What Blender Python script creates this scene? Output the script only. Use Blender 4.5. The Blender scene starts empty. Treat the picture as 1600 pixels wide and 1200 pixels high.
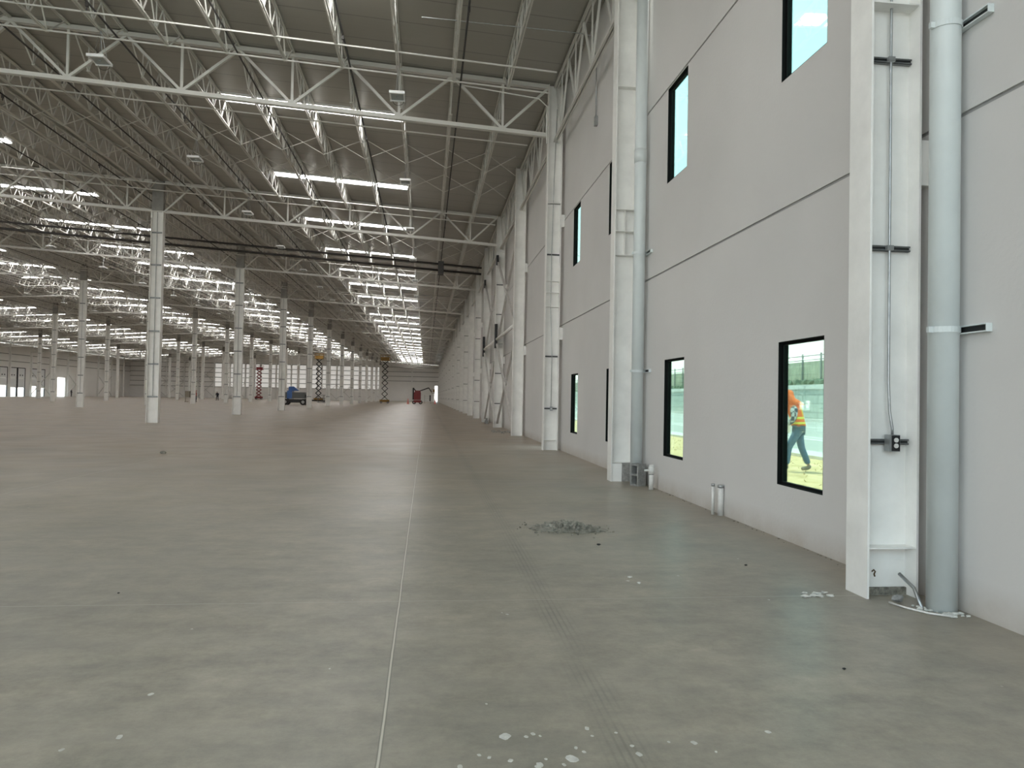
import bpy, math, random
from mathutils import Vector, Matrix
random.seed(7)
C = bpy.context.scene.collection
SC = bpy.context.scene
PI = math.pi

# ------------------------------------------------------------------ camera
YAW, PITCH, ROLL, EYE = 0.115291, 0.0192627, 0.0183870, 1.55
fwd = Vector((math.sin(YAW)*math.cos(PITCH), math.cos(YAW)*math.cos(PITCH), math.sin(PITCH)))
r0 = Vector((math.cos(YAW), -math.sin(YAW), 0)); u0 = r0.cross(fwd)
rt = math.cos(ROLL)*r0 + math.sin(ROLL)*u0; up = -math.sin(ROLL)*r0 + math.cos(ROLL)*u0
cam_d = bpy.data.cameras.new('camera'); cam = bpy.data.objects.new('camera', cam_d); C.objects.link(cam)
cam_d.sensor_width = 36.0; cam_d.lens = 36.0*1155.04/1600; cam_d.clip_start = 0.05; cam_d.clip_end = 1000
m = Matrix((rt, up, -fwd)).transposed().to_4x4(); m.translation = Vector((0, 0, EYE)); cam.matrix_world = m
SC.camera = cam

# ------------------------------------------------------------------ world, sun, exposure
SKYLIGHT_STRENGTH = 12.5
WORLD_STRENGTH = 2.0
w = bpy.data.worlds.new('overcast_sky'); SC.world = w; w.use_nodes = True
nt = w.node_tree; nt.nodes.clear()
def N(nt, t, **k):
    n = nt.nodes.new(t)
    for a, b in k.items(): setattr(n, a, b)
    return n
out = N(nt, 'ShaderNodeOutputWorld'); bg = N(nt, 'ShaderNodeBackground'); tc = N(nt, 'ShaderNodeTexCoord')
no = N(nt, 'ShaderNodeTexNoise'); no.inputs['Scale'].default_value = 3.0; no.inputs['Detail'].default_value = 5
mp = N(nt, 'ShaderNodeMapping'); mp.inputs['Scale'].default_value = (1, 1, 3)
cr = N(nt, 'ShaderNodeValToRGB'); cr.color_ramp.elements[0].position = .42; cr.color_ramp.elements[0].color = (.95, .98, 1.0, 1)
cr.color_ramp.elements[1].position = .72; cr.color_ramp.elements[1].color = (1.15, 1.15, 1.12, 1)
nt.links.new(tc.outputs['Generated'], mp.inputs[0]); nt.links.new(mp.outputs[0], no.inputs[0]); nt.links.new(no.outputs['Fac'], cr.inputs[0])
sz_ = N(nt, 'ShaderNodeSeparateXYZ'); nt.links.new(tc.outputs['Generated'], sz_.inputs[0])
hz = N(nt, 'ShaderNodeValToRGB'); hz.color_ramp.elements[0].position = .02; hz.color_ramp.elements[0].color = (1.12, 1.06, .98, 1)
hz.color_ramp.elements[1].position = .28; hz.color_ramp.elements[1].color = (.66, .89, 1.03, 1); nt.links.new(sz_.outputs['Z'], hz.inputs[0])
mz = N(nt, 'ShaderNodeMixRGB', blend_type='MULTIPLY'); mz.inputs[0].default_value = 1; nt.links.new(cr.outputs[0], mz.inputs[1]); nt.links.new(hz.outputs[0], mz.inputs[2])
nt.links.new(mz.outputs[0], bg.inputs[0]); nt.links.new(bg.outputs[0], out.inputs[0]); bg.inputs[1].default_value = WORLD_STRENGTH
sun_d = bpy.data.lights.new('sun', 'SUN'); sun_d.energy = 5.0; sun_d.angle = math.radians(3); sun_d.color = (1, .95, .86)
sun = bpy.data.objects.new('sun', sun_d); C.objects.link(sun); sun.location = (-20, 60, 60)
sun.rotation_euler = Vector((-.22, .22, 1.0)).to_track_quat('Z', 'Y').to_euler()
SC.view_settings.view_transform = 'Standard'; SC.view_settings.look = 'None'
SC.view_settings.exposure = 0.6; SC.view_settings.gamma = 1.0; SC.view_settings.use_curve_mapping = False
SC.cycles.max_bounces = 8; SC.cycles.diffuse_bounces = 5; SC.cycles.glossy_bounces = 3; SC.cycles.transparent_max_bounces = 12
SC.cycles.sample_clamp_indirect = 4.0; SC.cycles.caustics_reflective = False; SC.cycles.caustics_refractive = False
SC.cycles.use_denoising = True

# ------------------------------------------------------------------ materials
def mat(name, col, rough=.6, metal=0.0, var=.0, vscale=3.0, bump=.0, bscale=30.0, spec=None, var2=None, emit=None):
    m = bpy.data.materials.new(name); m.use_nodes = True; t = m.node_tree; b = t.nodes['Principled BSDF']
    b.inputs['Roughness'].default_value = rough; b.inputs['Metallic'].default_value = metal
    if spec is not None: b.inputs['Specular IOR Level'].default_value = spec
    co = N(t, 'ShaderNodeTexCoord'); src = co.outputs['Object']
    c = (*col, 1)
    if var > 0 or var2:
        n = N(t, 'ShaderNodeTexNoise'); n.inputs['Scale'].default_value = vscale; n.inputs['Detail'].default_value = 6; n.inputs['Roughness'].default_value = .6
        r = N(t, 'ShaderNodeValToRGB'); r.color_ramp.elements[0].position = .3; r.color_ramp.elements[1].position = .7
        d = var2 if var2 else tuple(x*(1-var) for x in col)
        r.color_ramp.elements[0].color = (*d, 1); r.color_ramp.elements[1].color = (*(tuple(min(1, x*(1+var*.5)) for x in col)), 1)
        t.links.new(src, n.inputs[0]); t.links.new(n.outputs['Fac'], r.inputs[0]); t.links.new(r.outputs[0], b.inputs['Base Color'])
    else: b.inputs['Base Color'].default_value = c
    if bump > 0:
        n2 = N(t, 'ShaderNodeTexNoise'); n2.inputs['Scale'].default_value = bscale; n2.inputs['Detail'].default_value = 5
        bp = N(t, 'ShaderNodeBump'); bp.inputs['Strength'].default_value = bump; bp.inputs['Distance'].default_value = .02
        t.links.new(src, n2.inputs[0]); t.links.new(n2.outputs['Fac'], bp.inputs['Height']); t.links.new(bp.outputs[0], b.inputs['Normal'])
    if emit:
        b.inputs['Emission Color'].default_value = (*emit[0], 1); b.inputs['Emission Strength'].default_value = emit[1]
    return m
M = {}
M['steel'] = mat('white_painted_steel', (.88, .87, .84), .5, var=.10, vscale=2.2, bump=.08, bscale=14)
M['rust'] = mat('brown_rust', (.10, .06, .025), .9, var=.4, vscale=40)
M['head'] = mat('dark_grey_steel', (.30, .29, .27), .6, var=.2, vscale=3)
M['joist'] = mat('white_primed_joist_steel', (.68, .67, .63), .45)
M['channel'] = mat('galvanised_channel', (.20, .21, .21), .45, .6, var=.3, vscale=20)
M['dark'] = mat('dark_hollow_metal', (.02, .022, .022), .6)
M['galv'] = mat('galvanised_conduit', (.42, .43, .43), .35, .7, var=.2, vscale=12)
M['black'] = mat('black_steel', (.012, .012, .013), .5)
M['frame'] = mat('black_aluminium', (.004, .005, .005), .75, spec=.15)
M['pipe_grey'] = mat('painted_downspout', (.68, .73, .73), .38, var=.07, vscale=2.0)
M['firepipe'] = mat('dark_sprinkler_pipe', (.05, .045, .042), .5)
M['pvc'] = mat('white_pvc', (.72, .71, .68), .4, var=.12, vscale=20)
M['cmu'] = mat('grey_block_concrete', (.30, .30, .29), .95, var=.3, vscale=25, bump=.6, bscale=90)
M['grout'] = mat('raw_grout', (.36, .35, .33), .95, var=.4, vscale=14, bump=.6, bscale=30)
M['dirt'] = mat('crumbled_mortar', (.31, .295, .25), 1.0, var=.6, vscale=22, bump=1.0, bscale=90)
M['fixture'] = mat('white_light_housing', (.86, .87, .87), .35)
M['lens'] = mat('grey_lens', (.38, .42, .42), .25)
M['red'] = mat('red_machine_paint', (.22, .015, .02), .4, var=.2, vscale=4)
M['yellow'] = mat('yellow_machine_paint', (.28, .15, .02), .5, var=.2, vscale=4)
M['blue'] = mat('blue_machine_paint', (.02, .10, .32), .4)
M['greymach'] = mat('grey_machine_paint', (.11, .12, .12), .5)
M['rubber'] = mat('tyre_rubber', (.02, .02, .02), .85)
M['rim'] = mat('pale_wheel_rim', (.5, .5, .5), .5)
M['brace'] = mat('primed_brace_steel', (.60, .58, .55), .5, var=.12, vscale=3)
M['paper'] = mat('white_paper', (.85, .85, .85), .8)
M['skin'] = mat('tanned_skin', (.36, .20, .13), .6)
M['jeans'] = mat('blue_denim', (.10, .20, .32), .9, var=.35, vscale=18)
M['boot'] = mat('dusty_brown_boot', (.28, .25, .20), .9)
M['orange'] = mat('orange_safety_fabric', (.95, .20, .04), .7)
M['limestripe'] = mat('yellow_reflective_tape', (.9, .85, .12), .4)
M['darkcloth'] = mat('dark_work_clothes', (.03, .03, .04), .9)
M['maroon'] = mat('red_work_shirt', (.30, .05, .04), .9)
M['grass'] = mat('dry_grass_ground', (.50, .36, .15), 1.0, var2=(.78, .60, .36), vscale=2.2, bump=.8, bscale=12)
M['road'] = mat('pale_asphalt', (.42, .42, .39), .95, var=.12, vscale=.6)
M['kerb'] = mat('white_kerb_concrete', (.66, .65, .61), .9, var=.1, vscale=1)
M['cap'] = mat('pale_concrete_cap', (.64, .64, .60), .9, var=.08, vscale=1)
M['fencepanel'] = mat('pale_fence_sheet', (.58, .58, .46), .8, var=.18, vscale=1.4)
M['fencepost'] = mat('grey_fence_metal', (.16, .19, .19), .6)
M['bush'] = mat('grey_green_planting', (.16, .22, .15), 1.0, var=.5, vscale=4, bump=1, bscale=10)
M['shard'] = mat('pale_debris', (.62, .62, .58), .8, var=.2, vscale=30)
M['pinkplastic'] = mat('faded_pink_plastic', (.75, .28, .25), .6)

def wall_mat(name, col, stain=True):
    m = mat(name, col, .72); t = m.node_tree; b = t.nodes['Principled BSDF']
    co = N(t, 'ShaderNodeTexCoord'); sep = N(t, 'ShaderNodeSeparateXYZ'); t.links.new(co.outputs['Object'], sep.inputs[0])
    n = N(t, 'ShaderNodeTexNoise'); n.inputs['Scale'].default_value = .35; n.inputs['Detail'].default_value = 6; t.links.new(co.outputs['Object'], n.inputs[0])
    r = N(t, 'ShaderNodeValToRGB'); r.color_ramp.elements[0].position = .3; r.color_ramp.elements[1].position = .72
    r.color_ramp.elements[0].color = (*[c*.93 for c in col], 1); r.color_ramp.elements[1].color = (*[min(1, c*1.05) for c in col], 1)
    t.links.new(n.outputs['Fac'], r.inputs[0])
    # dusty splash stain of its own ragged shape along the foot of the wall
    n2 = N(t, 'ShaderNodeTexNoise'); n2.inputs['Scale'].default_value = 2.5; n2.inputs['Detail'].default_value = 8; n2.inputs['Roughness'].default_value = .7
    t.links.new(co.outputs['Object'], n2.inputs[0])
    a = N(t, 'ShaderNodeMath', operation='MULTIPLY_ADD'); a.inputs[1].default_value = -2.2; a.inputs[2].default_value = .62; t.links.new(sep.outputs['Z'], a.inputs[0])
    s = N(t, 'ShaderNodeMath', operation='MULTIPLY', use_clamp=True); t.links.new(a.outputs[0], s.inputs[0]); t.links.new(n2.outputs['Fac'], s.inputs[1])
    s2 = N(t, 'ShaderNodeMath', operation='MULTIPLY', use_clamp=True); s2.inputs[1].default_value = 1.6; t.links.new(s.outputs[0], s2.inputs[0])
    mx = N(t, 'ShaderNodeMixRGB'); mx.inputs[2].default_value = (.40, .34, .27, 1)
    t.links.new(s2.outputs[0], mx.inputs[0]); t.links.new(r.outputs[0], mx.inputs[1]); t.links.new(mx.outputs[0], b.inputs['Base Color'])
    n3 = N(t, 'ShaderNodeTexNoise'); n3.inputs['Scale'].default_value = 25; n3.inputs['Detail'].default_value = 4; t.links.new(co.outputs['Object'], n3.inputs[0])
    bp = N(t, 'ShaderNodeBump'); bp.inputs['Strength'].default_value = .12; bp.inputs['Distance'].default_value = .02
    t.links.new(n3.outputs['Fac'], bp.inputs['Height']); t.links.new(bp.outputs[0], b.inputs['Normal'])
    return m
M['wall'] = wall_mat('painted_tilt_up_concrete', (.66, .645, .63))
M['groove'] = mat('panel_joint_sealant', (.34, .335, .33), .8)
M['farwall'] = mat('pale_metal_cladding', (.90, .88, .85), .6, var=.06, vscale=.2)
M['girt'] = mat('grey_girt_steel', (.34, .33, .31), .7)

def floor_mat():
    m = mat('power_trowelled_concrete', (.3, .3, .28), .4); t = m.node_tree; b = t.nodes['Principled BSDF']; L = t.links.new
    co = N(t, 'ShaderNodeTexCoord'); P = co.outputs['Object']; sep = N(t, 'ShaderNodeSeparateXYZ'); L(P, sep.inputs[0])
    def noise(sc, det=6, ro=.6, src=P, dist=0):
        n = N(t, 'ShaderNodeTexNoise'); n.inputs['Scale'].default_value = sc; n.inputs['Detail'].default_value = det
        n.inputs['Roughness'].default_value = ro; n.inputs['Distortion'].default_value = dist; L(src, n.inputs[0]); return n.outputs['Fac']
    def ramp(f, p0, c0, p1, c1):
        r = N(t, 'ShaderNodeValToRGB'); r.color_ramp.elements[0].position = p0; r.color_ramp.elements[1].position = p1
        r.color_ramp.elements[0].color = (*c0, 1); r.color_ramp.elements[1].color = (*c1, 1); L(f, r.inputs[0]); return r.outputs[0]
    def math_(op, a, b_=None, c=None, clamp=False):
        n = N(t, 'ShaderNodeMath', operation=op, use_clamp=clamp)
        for i, v in enumerate((a, b_, c)):
            if v is None: continue
            if isinstance(v, (int, float)): n.inputs[i].default_value = v
            else: L(v, n.inputs[i])
        return n.outputs[0]
    def mix(f, a, c2, mode='MIX'):
        n = N(t, 'ShaderNodeMixRGB', blend_type=mode)
        if isinstance(f, (int, float)): n.inputs[0].default_value = f
        else: L(f, n.inputs[0])
        L(a, n.inputs[1])
        if isinstance(c2, tuple): n.inputs[2].default_value = (*c2, 1)
        else: L(c2, n.inputs[2])
        return n.outputs[0]
    base = ramp(noise(.30, 5, .55), .30, (.285, .266, .222), .70, (.350, .325, .272))
    fine = ramp(noise(3.2, 10, .80), .3, (.64, .64, .63), .7, (1.26, 1.26, 1.24))
    c = mix(1.0, base, fine, 'MULTIPLY')
    mp3 = N(t, 'ShaderNodeMapping'); mp3.inputs['Scale'].default_value = (1.0, 2.2, 1); L(P, mp3.inputs[0])
    c = mix(1.0, c, ramp(noise(1.5, 9, .72, mp3.outputs[0]), .32, (.86, .87, .88), .68, (1.16, 1.14, 1.10)), 'MULTIPLY')
    # trowel and dust streaks
    mp = N(t, 'ShaderNodeMapping'); mp.inputs['Scale'].default_value = (.25, 1.6, 1); L(P, mp.inputs[0])
    st = ramp(noise(1.2, 7, .65, mp.outputs[0]), .42, (0, 0, 0), .75, (1, 1, 1)); c = mix(math_('MULTIPLY', st, .40), c, (.36, .335, .28))
    # brownish dust away from the polished lane and towards the wall foot
    d1 = math_('MULTIPLY_ADD', sep.outputs['X'], .9, -2.75, True)
    c = mix(math_('MULTIPLY', math_('MULTIPLY', d1, noise(1.3, 7, .7)), .9), c, (.30, .25, .19))
    d2 = math_('MULTIPLY_ADD', sep.outputs['Y'], .06, -.45, True)
    c = mix(math_('MULTIPLY', d2, .78), c, (.322, .255, .188))
    # darker polished patches
    dk = ramp(noise(.42, 6, .6), .45, (0, 0, 0), .75, (1, 1, 1)); c = mix(math_('MULTIPLY', dk, .42), c, (.150, .155, .145))
    # tyre tracks: two bundles of thin lines sweeping towards the camera
    wob = math_('MULTIPLY', math_('POWER', math_('MAXIMUM', math_('SUBTRACT', 12.0, sep.outputs['Y']), 0.0), 2.0), .0009)
    for x0 in (.98, ):
        xx = math_('SUBTRACT', math_('SUBTRACT', sep.outputs['X'], x0), math_('MULTIPLY', wob, -1.0))
        band = math_('SUBTRACT', 1.0, math_('MULTIPLY', math_('ABSOLUTE', xx), 7.0), clamp=True)
        line = math_('SINE', math_('MULTIPLY', xx, 170.0)); line = math_('MULTIPLY', math_('MAXIMUM', line, 0.0), band)
        brk = ramp(noise(1.7, 5, .6), .30, (0, 0, 0), .60, (1, 1, 1))
        c = mix(math_('MULTIPLY', math_('MULTIPLY', line, brk), .55), c, (.12, .12, .105))
        c = mix(math_('MULTIPLY', band, .12), c, (.10, .10, .09))
    v2 = N(t, 'ShaderNodeTexVoronoi'); v2.inputs['Scale'].default_value = 2.6; L(P, v2.inputs['Vector'])
    sc2 = N(t, 'ShaderNodeSeparateColor'); L(v2.outputs['Color'], sc2.inputs[0])
    sp2 = math_('LESS_THAN', v2.outputs['Distance'], math_('MULTIPLY', math_('POWER', sc2.outputs[1], 6.0), .045))
    c = mix(math_('MULTIPLY', sp2, .65), c, (.55, .54, .48))
    # saw-cut joints
    wx = math_('ADD', sep.outputs['X'], math_('MULTIPLY', math_('SUBTRACT', noise(1.5, 3), .5), .012))
    wy = math_('ADD', sep.outputs['Y'], math_('MULTIPLY', math_('SUBTRACT', noise(1.5, 3), .5), .015))
    def joint(co_, off, per, wd):
        f = math_('FRACT', math_('MULTIPLY', math_('ADD', co_, -off + per*50 + per*.5), 1/per))
        d = math_('MULTIPLY', math_('ABSOLUTE', math_('SUBTRACT', f, .5)), per)
        return math_('LESS_THAN', d, wd), math_('LESS_THAN', d, wd*2.4)
    j1, j1b = joint(wx, -.17, 6.0, .0050); j2, j2b = joint(wy, 5.675, 8.23, .006)
    c = mix(math_('MULTIPLY', j1b, .55), c, (.15, .145, .125)); c = mix(math_('MULTIPLY', j1, .9), c, (.60, .58, .50)); c = mix(math_('MULTIPLY', j2, .75), c, (.42, .41, .36))
    L(c, b.inputs['Base Color'])
    ro = ramp(noise(.8, 6, .65), .3, (.31,)*3, .7, (.43,)*3); L(ro, b.inputs['Roughness'])
    b.inputs['Specular IOR Level'].default_value = .32
    bp = N(t, 'ShaderNodeBump'); bp.inputs['Strength'].default_value = .10; bp.inputs['Distance'].default_value = .01
    L(noise(14, 6), bp.inputs['Height']); L(bp.outputs[0], b.inputs['Normal'])
    return m
M['floor'] = floor_mat()

def deck_mat():
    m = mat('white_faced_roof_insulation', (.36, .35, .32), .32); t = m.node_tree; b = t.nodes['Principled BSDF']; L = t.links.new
    co = N(t, 'ShaderNodeTexCoord'); sep = N(t, 'ShaderNodeSeparateXYZ'); L(co.outputs['Object'], sep.inputs[0])
    mp = N(t, 'ShaderNodeMapping'); mp.inputs['Scale'].default_value = (.12, 1.5, 1); L(co.outputs['Object'], mp.inputs[0])
    n = N(t, 'ShaderNodeTexNoise'); n.inputs['Scale'].default_value = 1.0; n.inputs['Detail'].default_value = 5; L(mp.outputs[0], n.inputs[0])
    fr = N(t, 'ShaderNodeMath', operation='PINGPONG'); fr.inputs[1].default_value = .61; L(sep.outputs['Y'], fr.inputs[0])
    ss = N(t, 'ShaderNodeMath', operation='LESS_THAN'); ss.inputs[1].default_value = .022; L(fr.outputs[0], ss.inputs[0])
    h = N(t, 'ShaderNodeMath', operation='MULTIPLY_ADD'); h.inputs[1].default_value = -.5; L(ss.outputs[0], h.inputs[0]); L(n.outputs['Fac'], h.inputs[2])
    bp = N(t, 'ShaderNodeBump'); bp.inputs['Strength'].default_value = .5; bp.inputs['Distance'].default_value = .05
    L(h.outputs[0], bp.inputs['Height']); L(bp.outputs[0], b.inputs['Normal'])
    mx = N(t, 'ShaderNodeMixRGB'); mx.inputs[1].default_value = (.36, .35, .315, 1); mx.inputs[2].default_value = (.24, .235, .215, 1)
    L(ss.outputs[0], mx.inputs[0]); L(mx.outputs[0], b.inputs['Base Color'])
    return m
M['deck'] = deck_mat()

def glass_mat():
    m = bpy.data.materials.new('green_tinted_glass'); m.use_nodes = True; t = m.node_tree; t.nodes.clear()
    o = N(t, 'ShaderNodeOutputMaterial'); tr = N(t, 'ShaderNodeBsdfTransparent'); tr.inputs[0].default_value = (.81, .95, .88, 1)
    g = N(t, 'ShaderNodeBsdfGlossy'); g.inputs['Roughness'].default_value = .02; fr = N(t, 'ShaderNodeFresnel'); fr.inputs[0].default_value = 1.45
    ml = N(t, 'ShaderNodeMath', operation='MULTIPLY'); ml.inputs[1].default_value = .6; t.links.new(fr.outputs[0], ml.inputs[0])
    mx = N(t, 'ShaderNodeMixShader'); t.links.new(ml.outputs[0], mx.inputs[0]); t.links.new(tr.outputs[0], mx.inputs[1]); t.links.new(g.outputs[0], mx.inputs[2]); t.links.new(mx.outputs[0], o.inputs[0])
    return m
M['glass'] = glass_mat()
def sky_mat():
    m = bpy.data.materials.new('daylit_translucent_sheet'); m.use_nodes = True; t = m.node_tree; t.nodes.clear()
    o = N(t, 'ShaderNodeOutputMaterial'); e = N(t, 'ShaderNodeEmission'); e.inputs[0].default_value = (1, .985, .96, 1); e.inputs[1].default_value = SKYLIGHT_STRENGTH
    t.links.new(e.outputs[0], o.inputs[0]); return m
M['skylight'] = sky_mat()
M['farsheet'] = mat('daylit_wall_sheet', (.7, .69, .66), .6, emit=((1, .97, .92), .26))
def plaid_mat():
    m = mat('blue_white_plaid', (.5, .5, .5), .9); t = m.node_tree; b = t.nodes['Principled BSDF']
    co = N(t, 'ShaderNodeTexCoord'); ck = N(t, 'ShaderNodeTexChecker'); ck.inputs['Scale'].default_value = 11
    ck.inputs[1].default_value = (.55, .60, .62, 1); ck.inputs[2].default_value = (.08, .10, .14, 1)
    t.links.new(co.outputs['Object'], ck.inputs[0]); t.links.new(ck.outputs[0], b.inputs['Base Color']); return m
M['plaid'] = plaid_mat()
def block_mat():
    m = mat('segmental_retaining_blocks', (.5, .5, .5), .9); t = m.node_tree; b = t.nodes['Principled BSDF']
    co = N(t, 'ShaderNodeTexCoord'); mp = N(t, 'ShaderNodeMapping'); mp.inputs['Rotation'].default_value = (0, PI/2, PI/2)
    sp = N(t, 'ShaderNodeSeparateXYZ'); cb = N(t, 'ShaderNodeCombineXYZ'); t.links.new(co.outputs['Object'], sp.inputs[0])
    t.links.new(sp.outputs['Y'], cb.inputs[0]); t.links.new(sp.outputs['Z'], cb.inputs[1])
    bk = N(t, 'ShaderNodeTexBrick'); bk.inputs['Scale'].default_value = 1; bk.inputs['Brick Width'].default_value = 2.6; bk.inputs['Row Height'].default_value = .78; bk.inputs['Mortar Size'].default_value = .03
    bk.inputs['Color1'].default_value = (.44, .48, .44, 1); bk.inputs['Color2'].default_value = (.50, .53, .48, 1); bk.inputs['Mortar'].default_value = (.22, .25, .23, 1)
    t.links.new(cb.outputs[0], bk.inputs[0]); t.links.new(bk.outputs[0], b.inputs['Base Color']); return m
M['blocks'] = block_mat()

# ------------------------------------------------------------------ mesh helpers
class MB:
    def __init__(s): s.v = []; s.f = []
    def add(s, vs, fs):
        o = len(s.v); s.v += [tuple(x) for x in vs]; s.f += [tuple(i+o for i in f) for f in fs]
    def box(s, x0, x1, y0, y1, z0, z1):
        s.add([(x0,y0,z0),(x1,y0,z0),(x1,y1,z0),(x0,y1,z0),(x0,y0,z1),(x1,y0,z1),(x1,y1,z1),(x0,y1,z1)],
              [(0,3,2,1),(4,5,6,7),(0,1,5,4),(1,2,6,5),(2,3,7,6),(3,0,4,7)]); return s
    def bar(s, a, b, w, h=None, upv=(0,0,1)):
        a = Vector(a); b = Vector(b); h = w if h is None else h
        d = (b-a).normalized(); u = Vector(upv)
        if abs(d.dot(u)) > .98: u = Vector((0,1,0)) if abs(d.y) < .9 else Vector((1,0,0))
        r = d.cross(u).normalized(); u = r.cross(d).normalized(); r *= w/2; u *= h/2
        vs = [p + q for p in (a, b) for q in (-r-u, r-u, r+u, -r+u)]
        s.add(vs, [(3,2,1,0),(4,5,6,7),(0,1,5,4),(1,2,6,5),(2,3,7,6),(3,0,4,7)]); return s
    def tube(s, pts, r, n=8, caps=True, radii=None):
        pts = [Vector(p) for p in pts]; rings = []; prev = None
        for i, p in enumerate(pts):
            if i == 0: d = pts[1]-p
            elif i == len(pts)-1: d = p-pts[i-1]
            else: d = (pts[i+1]-p).normalized() + (p-pts[i-1]).normalized()
            d.normalize()
            if prev is None:
                u = Vector((0,0,1)) if abs(d.z) < .9 else Vector((1,0,0)); a = d.cross(u).normalized()
            else: a = (prev - d*prev.dot(d)).normalized()
            prev = a; b = d.cross(a)
            rr = radii[i] if radii else r
            rings.append([p + (a*math.cos(t) + b*math.sin(t))*rr for t in [2*PI*k/n for k in range(n)]])
        vs = [v for ring in rings for v in ring]; fs = []
        for i in range(len(pts)-1):
            for k in range(n): fs.append((i*n+k, i*n+(k+1) % n, (i+1)*n+(k+1) % n, (i+1)*n+k))
        if caps: fs.append(tuple(range(n))[::-1]); fs.append(tuple((len(pts)-1)*n+k for k in range(n)))
        s.add(vs, fs); return s
    def blob(s, c, r, seed=0, n=7, m_=5, jit=.25):
        rnd = random.Random(seed); vs = [(c[0], c[1], c[2]-r[2])]
        for i in range(1, m_):
            ph = PI*i/m_ - PI/2
            for k in range(n):
                t = 2*PI*k/n; j = 1 + rnd.uniform(-jit, jit)
                vs.append((c[0]+r[0]*math.cos(ph)*math.cos(t)*j, c[1]+r[1]*math.cos(ph)*math.sin(t)*j, c[2]+r[2]*math.sin(ph)*j))
        vs.append((c[0], c[1], c[2]+r[2])); fs = []
        for k in range(n): fs.append((0, 1+(k+1) % n, 1+k))
        for i in range(m_-2):
            for k in range(n): fs.append((1+i*n+k, 1+i*n+(k+1) % n, 1+(i+1)*n+(k+1) % n, 1+(i+1)*n+k))
        L_ = len(vs)-1
        for k in range(n): fs.append((1+(m_-2)*n+k, 1+(m_-2)*n+(k+1) % n, L_))
        s.add(vs, fs); return s
    def mesh(s, name, material, smooth=False):
        me = bpy.data.meshes.new(name); me.from_pydata(s.v, [], s.f); me.materials.append(material)
        if smooth: me.polygons.foreach_set('use_smooth', [True]*len(me.polygons))
        me.update(); return me
    def build(s, name, material, parent=None, smooth=False):
        o = bpy.data.objects.new(name, s.mesh(name, material, smooth)); C.objects.link(o)
        if parent: o.parent = parent
        return o
def inst(name, me, parent=None, loc=(0,0,0)):
    o = bpy.data.objects.new(name, me); C.objects.link(o); o.location = loc
    if parent: o.parent = parent
    return o
def tag(o, label, cat, group=None, kind=None):
    o['label'] = label; o['category'] = cat
    if group: o['group'] = group
    if kind: o['kind'] = kind
    return o
def empty(name, loc=(0,0,0), rz=0): 
    o = bpy.data.objects.new(name, None); C.objects.link(o); o.location = loc; o.rotation_euler = (0,0,rz); o.empty_display_size = .2; return o
def struct(o, label=None):
    o['kind'] = 'structure'
    if label: o['label'] = label
    return o
def copy_tree(o, parent=None):
    c = o.copy(); C.objects.link(c)
    if parent: c.parent = parent
    for ch in o.children: copy_tree(ch, c)
    return c
ONES = ['', 'first','second','third','fourth','fifth','sixth','seventh','eighth','ninth','tenth','eleventh','twelfth','thirteenth','fourteenth',
        'fifteenth','sixteenth','seventeenth','eighteenth','nineteenth','twentieth']
def nth(n):
    if n <= 20: return ONES[n]
    if n < 30: return 'twenty-' + ONES[n-20]
    return 'thirtieth' if n == 30 else 'thirty-' + ONES[n-30]

# ------------------------------------------------------------------ layout of the building
WX = 4.07            # inner face of the right wall
YF = 228.0           # far wall
XL = -86.3           # left wall
Y0 = -12.0           # where the modelled part of the hall starts, behind the camera; this end is left open to add sky fill
RIDGE = -40.6
HB = 8.23; BAY = 16.46
ROWX = [-13.5, -31.35, -49.2, -67.05]
SPANS = [(3.52, -13.5), (-13.5, -31.35), (-31.35, -49.2), (-49.2, -67.05), (-67.05, -84.9)]
TY = [22.17 + BAY*k for k in range(13)]     # truss rows
def tz(x):
    if x < RIDGE: x = 2*RIDGE - x
    return 11.08 + .058*(3.3 - x)

# floor
fl = MB().box(XL-.2, WX+.05, Y0, YF+.2, -.3, 0).build('floor', M['floor']); struct(fl, 'grey power-trowelled concrete warehouse floor with pale saw-cut joints')
# roof deck
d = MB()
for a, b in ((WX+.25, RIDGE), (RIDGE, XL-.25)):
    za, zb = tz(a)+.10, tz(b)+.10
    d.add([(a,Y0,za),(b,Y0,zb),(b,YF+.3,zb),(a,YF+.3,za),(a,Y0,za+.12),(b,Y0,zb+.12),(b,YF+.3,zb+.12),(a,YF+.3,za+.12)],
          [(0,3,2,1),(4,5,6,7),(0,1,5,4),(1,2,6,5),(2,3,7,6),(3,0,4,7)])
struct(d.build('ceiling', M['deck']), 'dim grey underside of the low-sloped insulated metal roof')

# right wall with window openings
WINY = [(7.2, 8.2), (11.37, 12.35), (15.5, 16.48), (19.66, 20.6)]
WINZ = [(.61, 2.26), (5.31, 6.955)]
TH = .125
wb = MB()
ys = [Y0]; 
for a, b in WINY: ys += [a, b]
ys.append(YF)
zs = [(0, .61), (.61, 2.26), (2.26, 3.785), (3.818, 5.31), (5.31, 6.955), (6.955, 6.967), (7.0, 11.15)]
SD = (22.75, 24.1); ys = ys[:-1] + [SD[0], SD[1], YF]
for i in range(len(ys)-1):
    for k, (z0, z1) in enumerate(zs):
        if i in (1, 3, 5, 7) and k in (1, 4): continue
        if i == 9 and k in (0, 1): continue
        wb.box(WX, WX+TH, ys[i], ys[i+1], z0, z1)
wr = wb.build('wall_right', M['wall']); struct(wr, 'pale grey painted concrete panel wall on the right')
for n_, z in enumerate((3.785, 6.967)):
    struct(MB().box(WX+.018, WX+TH-.01, Y0, YF, z, z+.033).build('trim_%d' % (n_+1), M['groove']), 'recessed horizontal joint in the right wall')
n_ = 0
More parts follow.
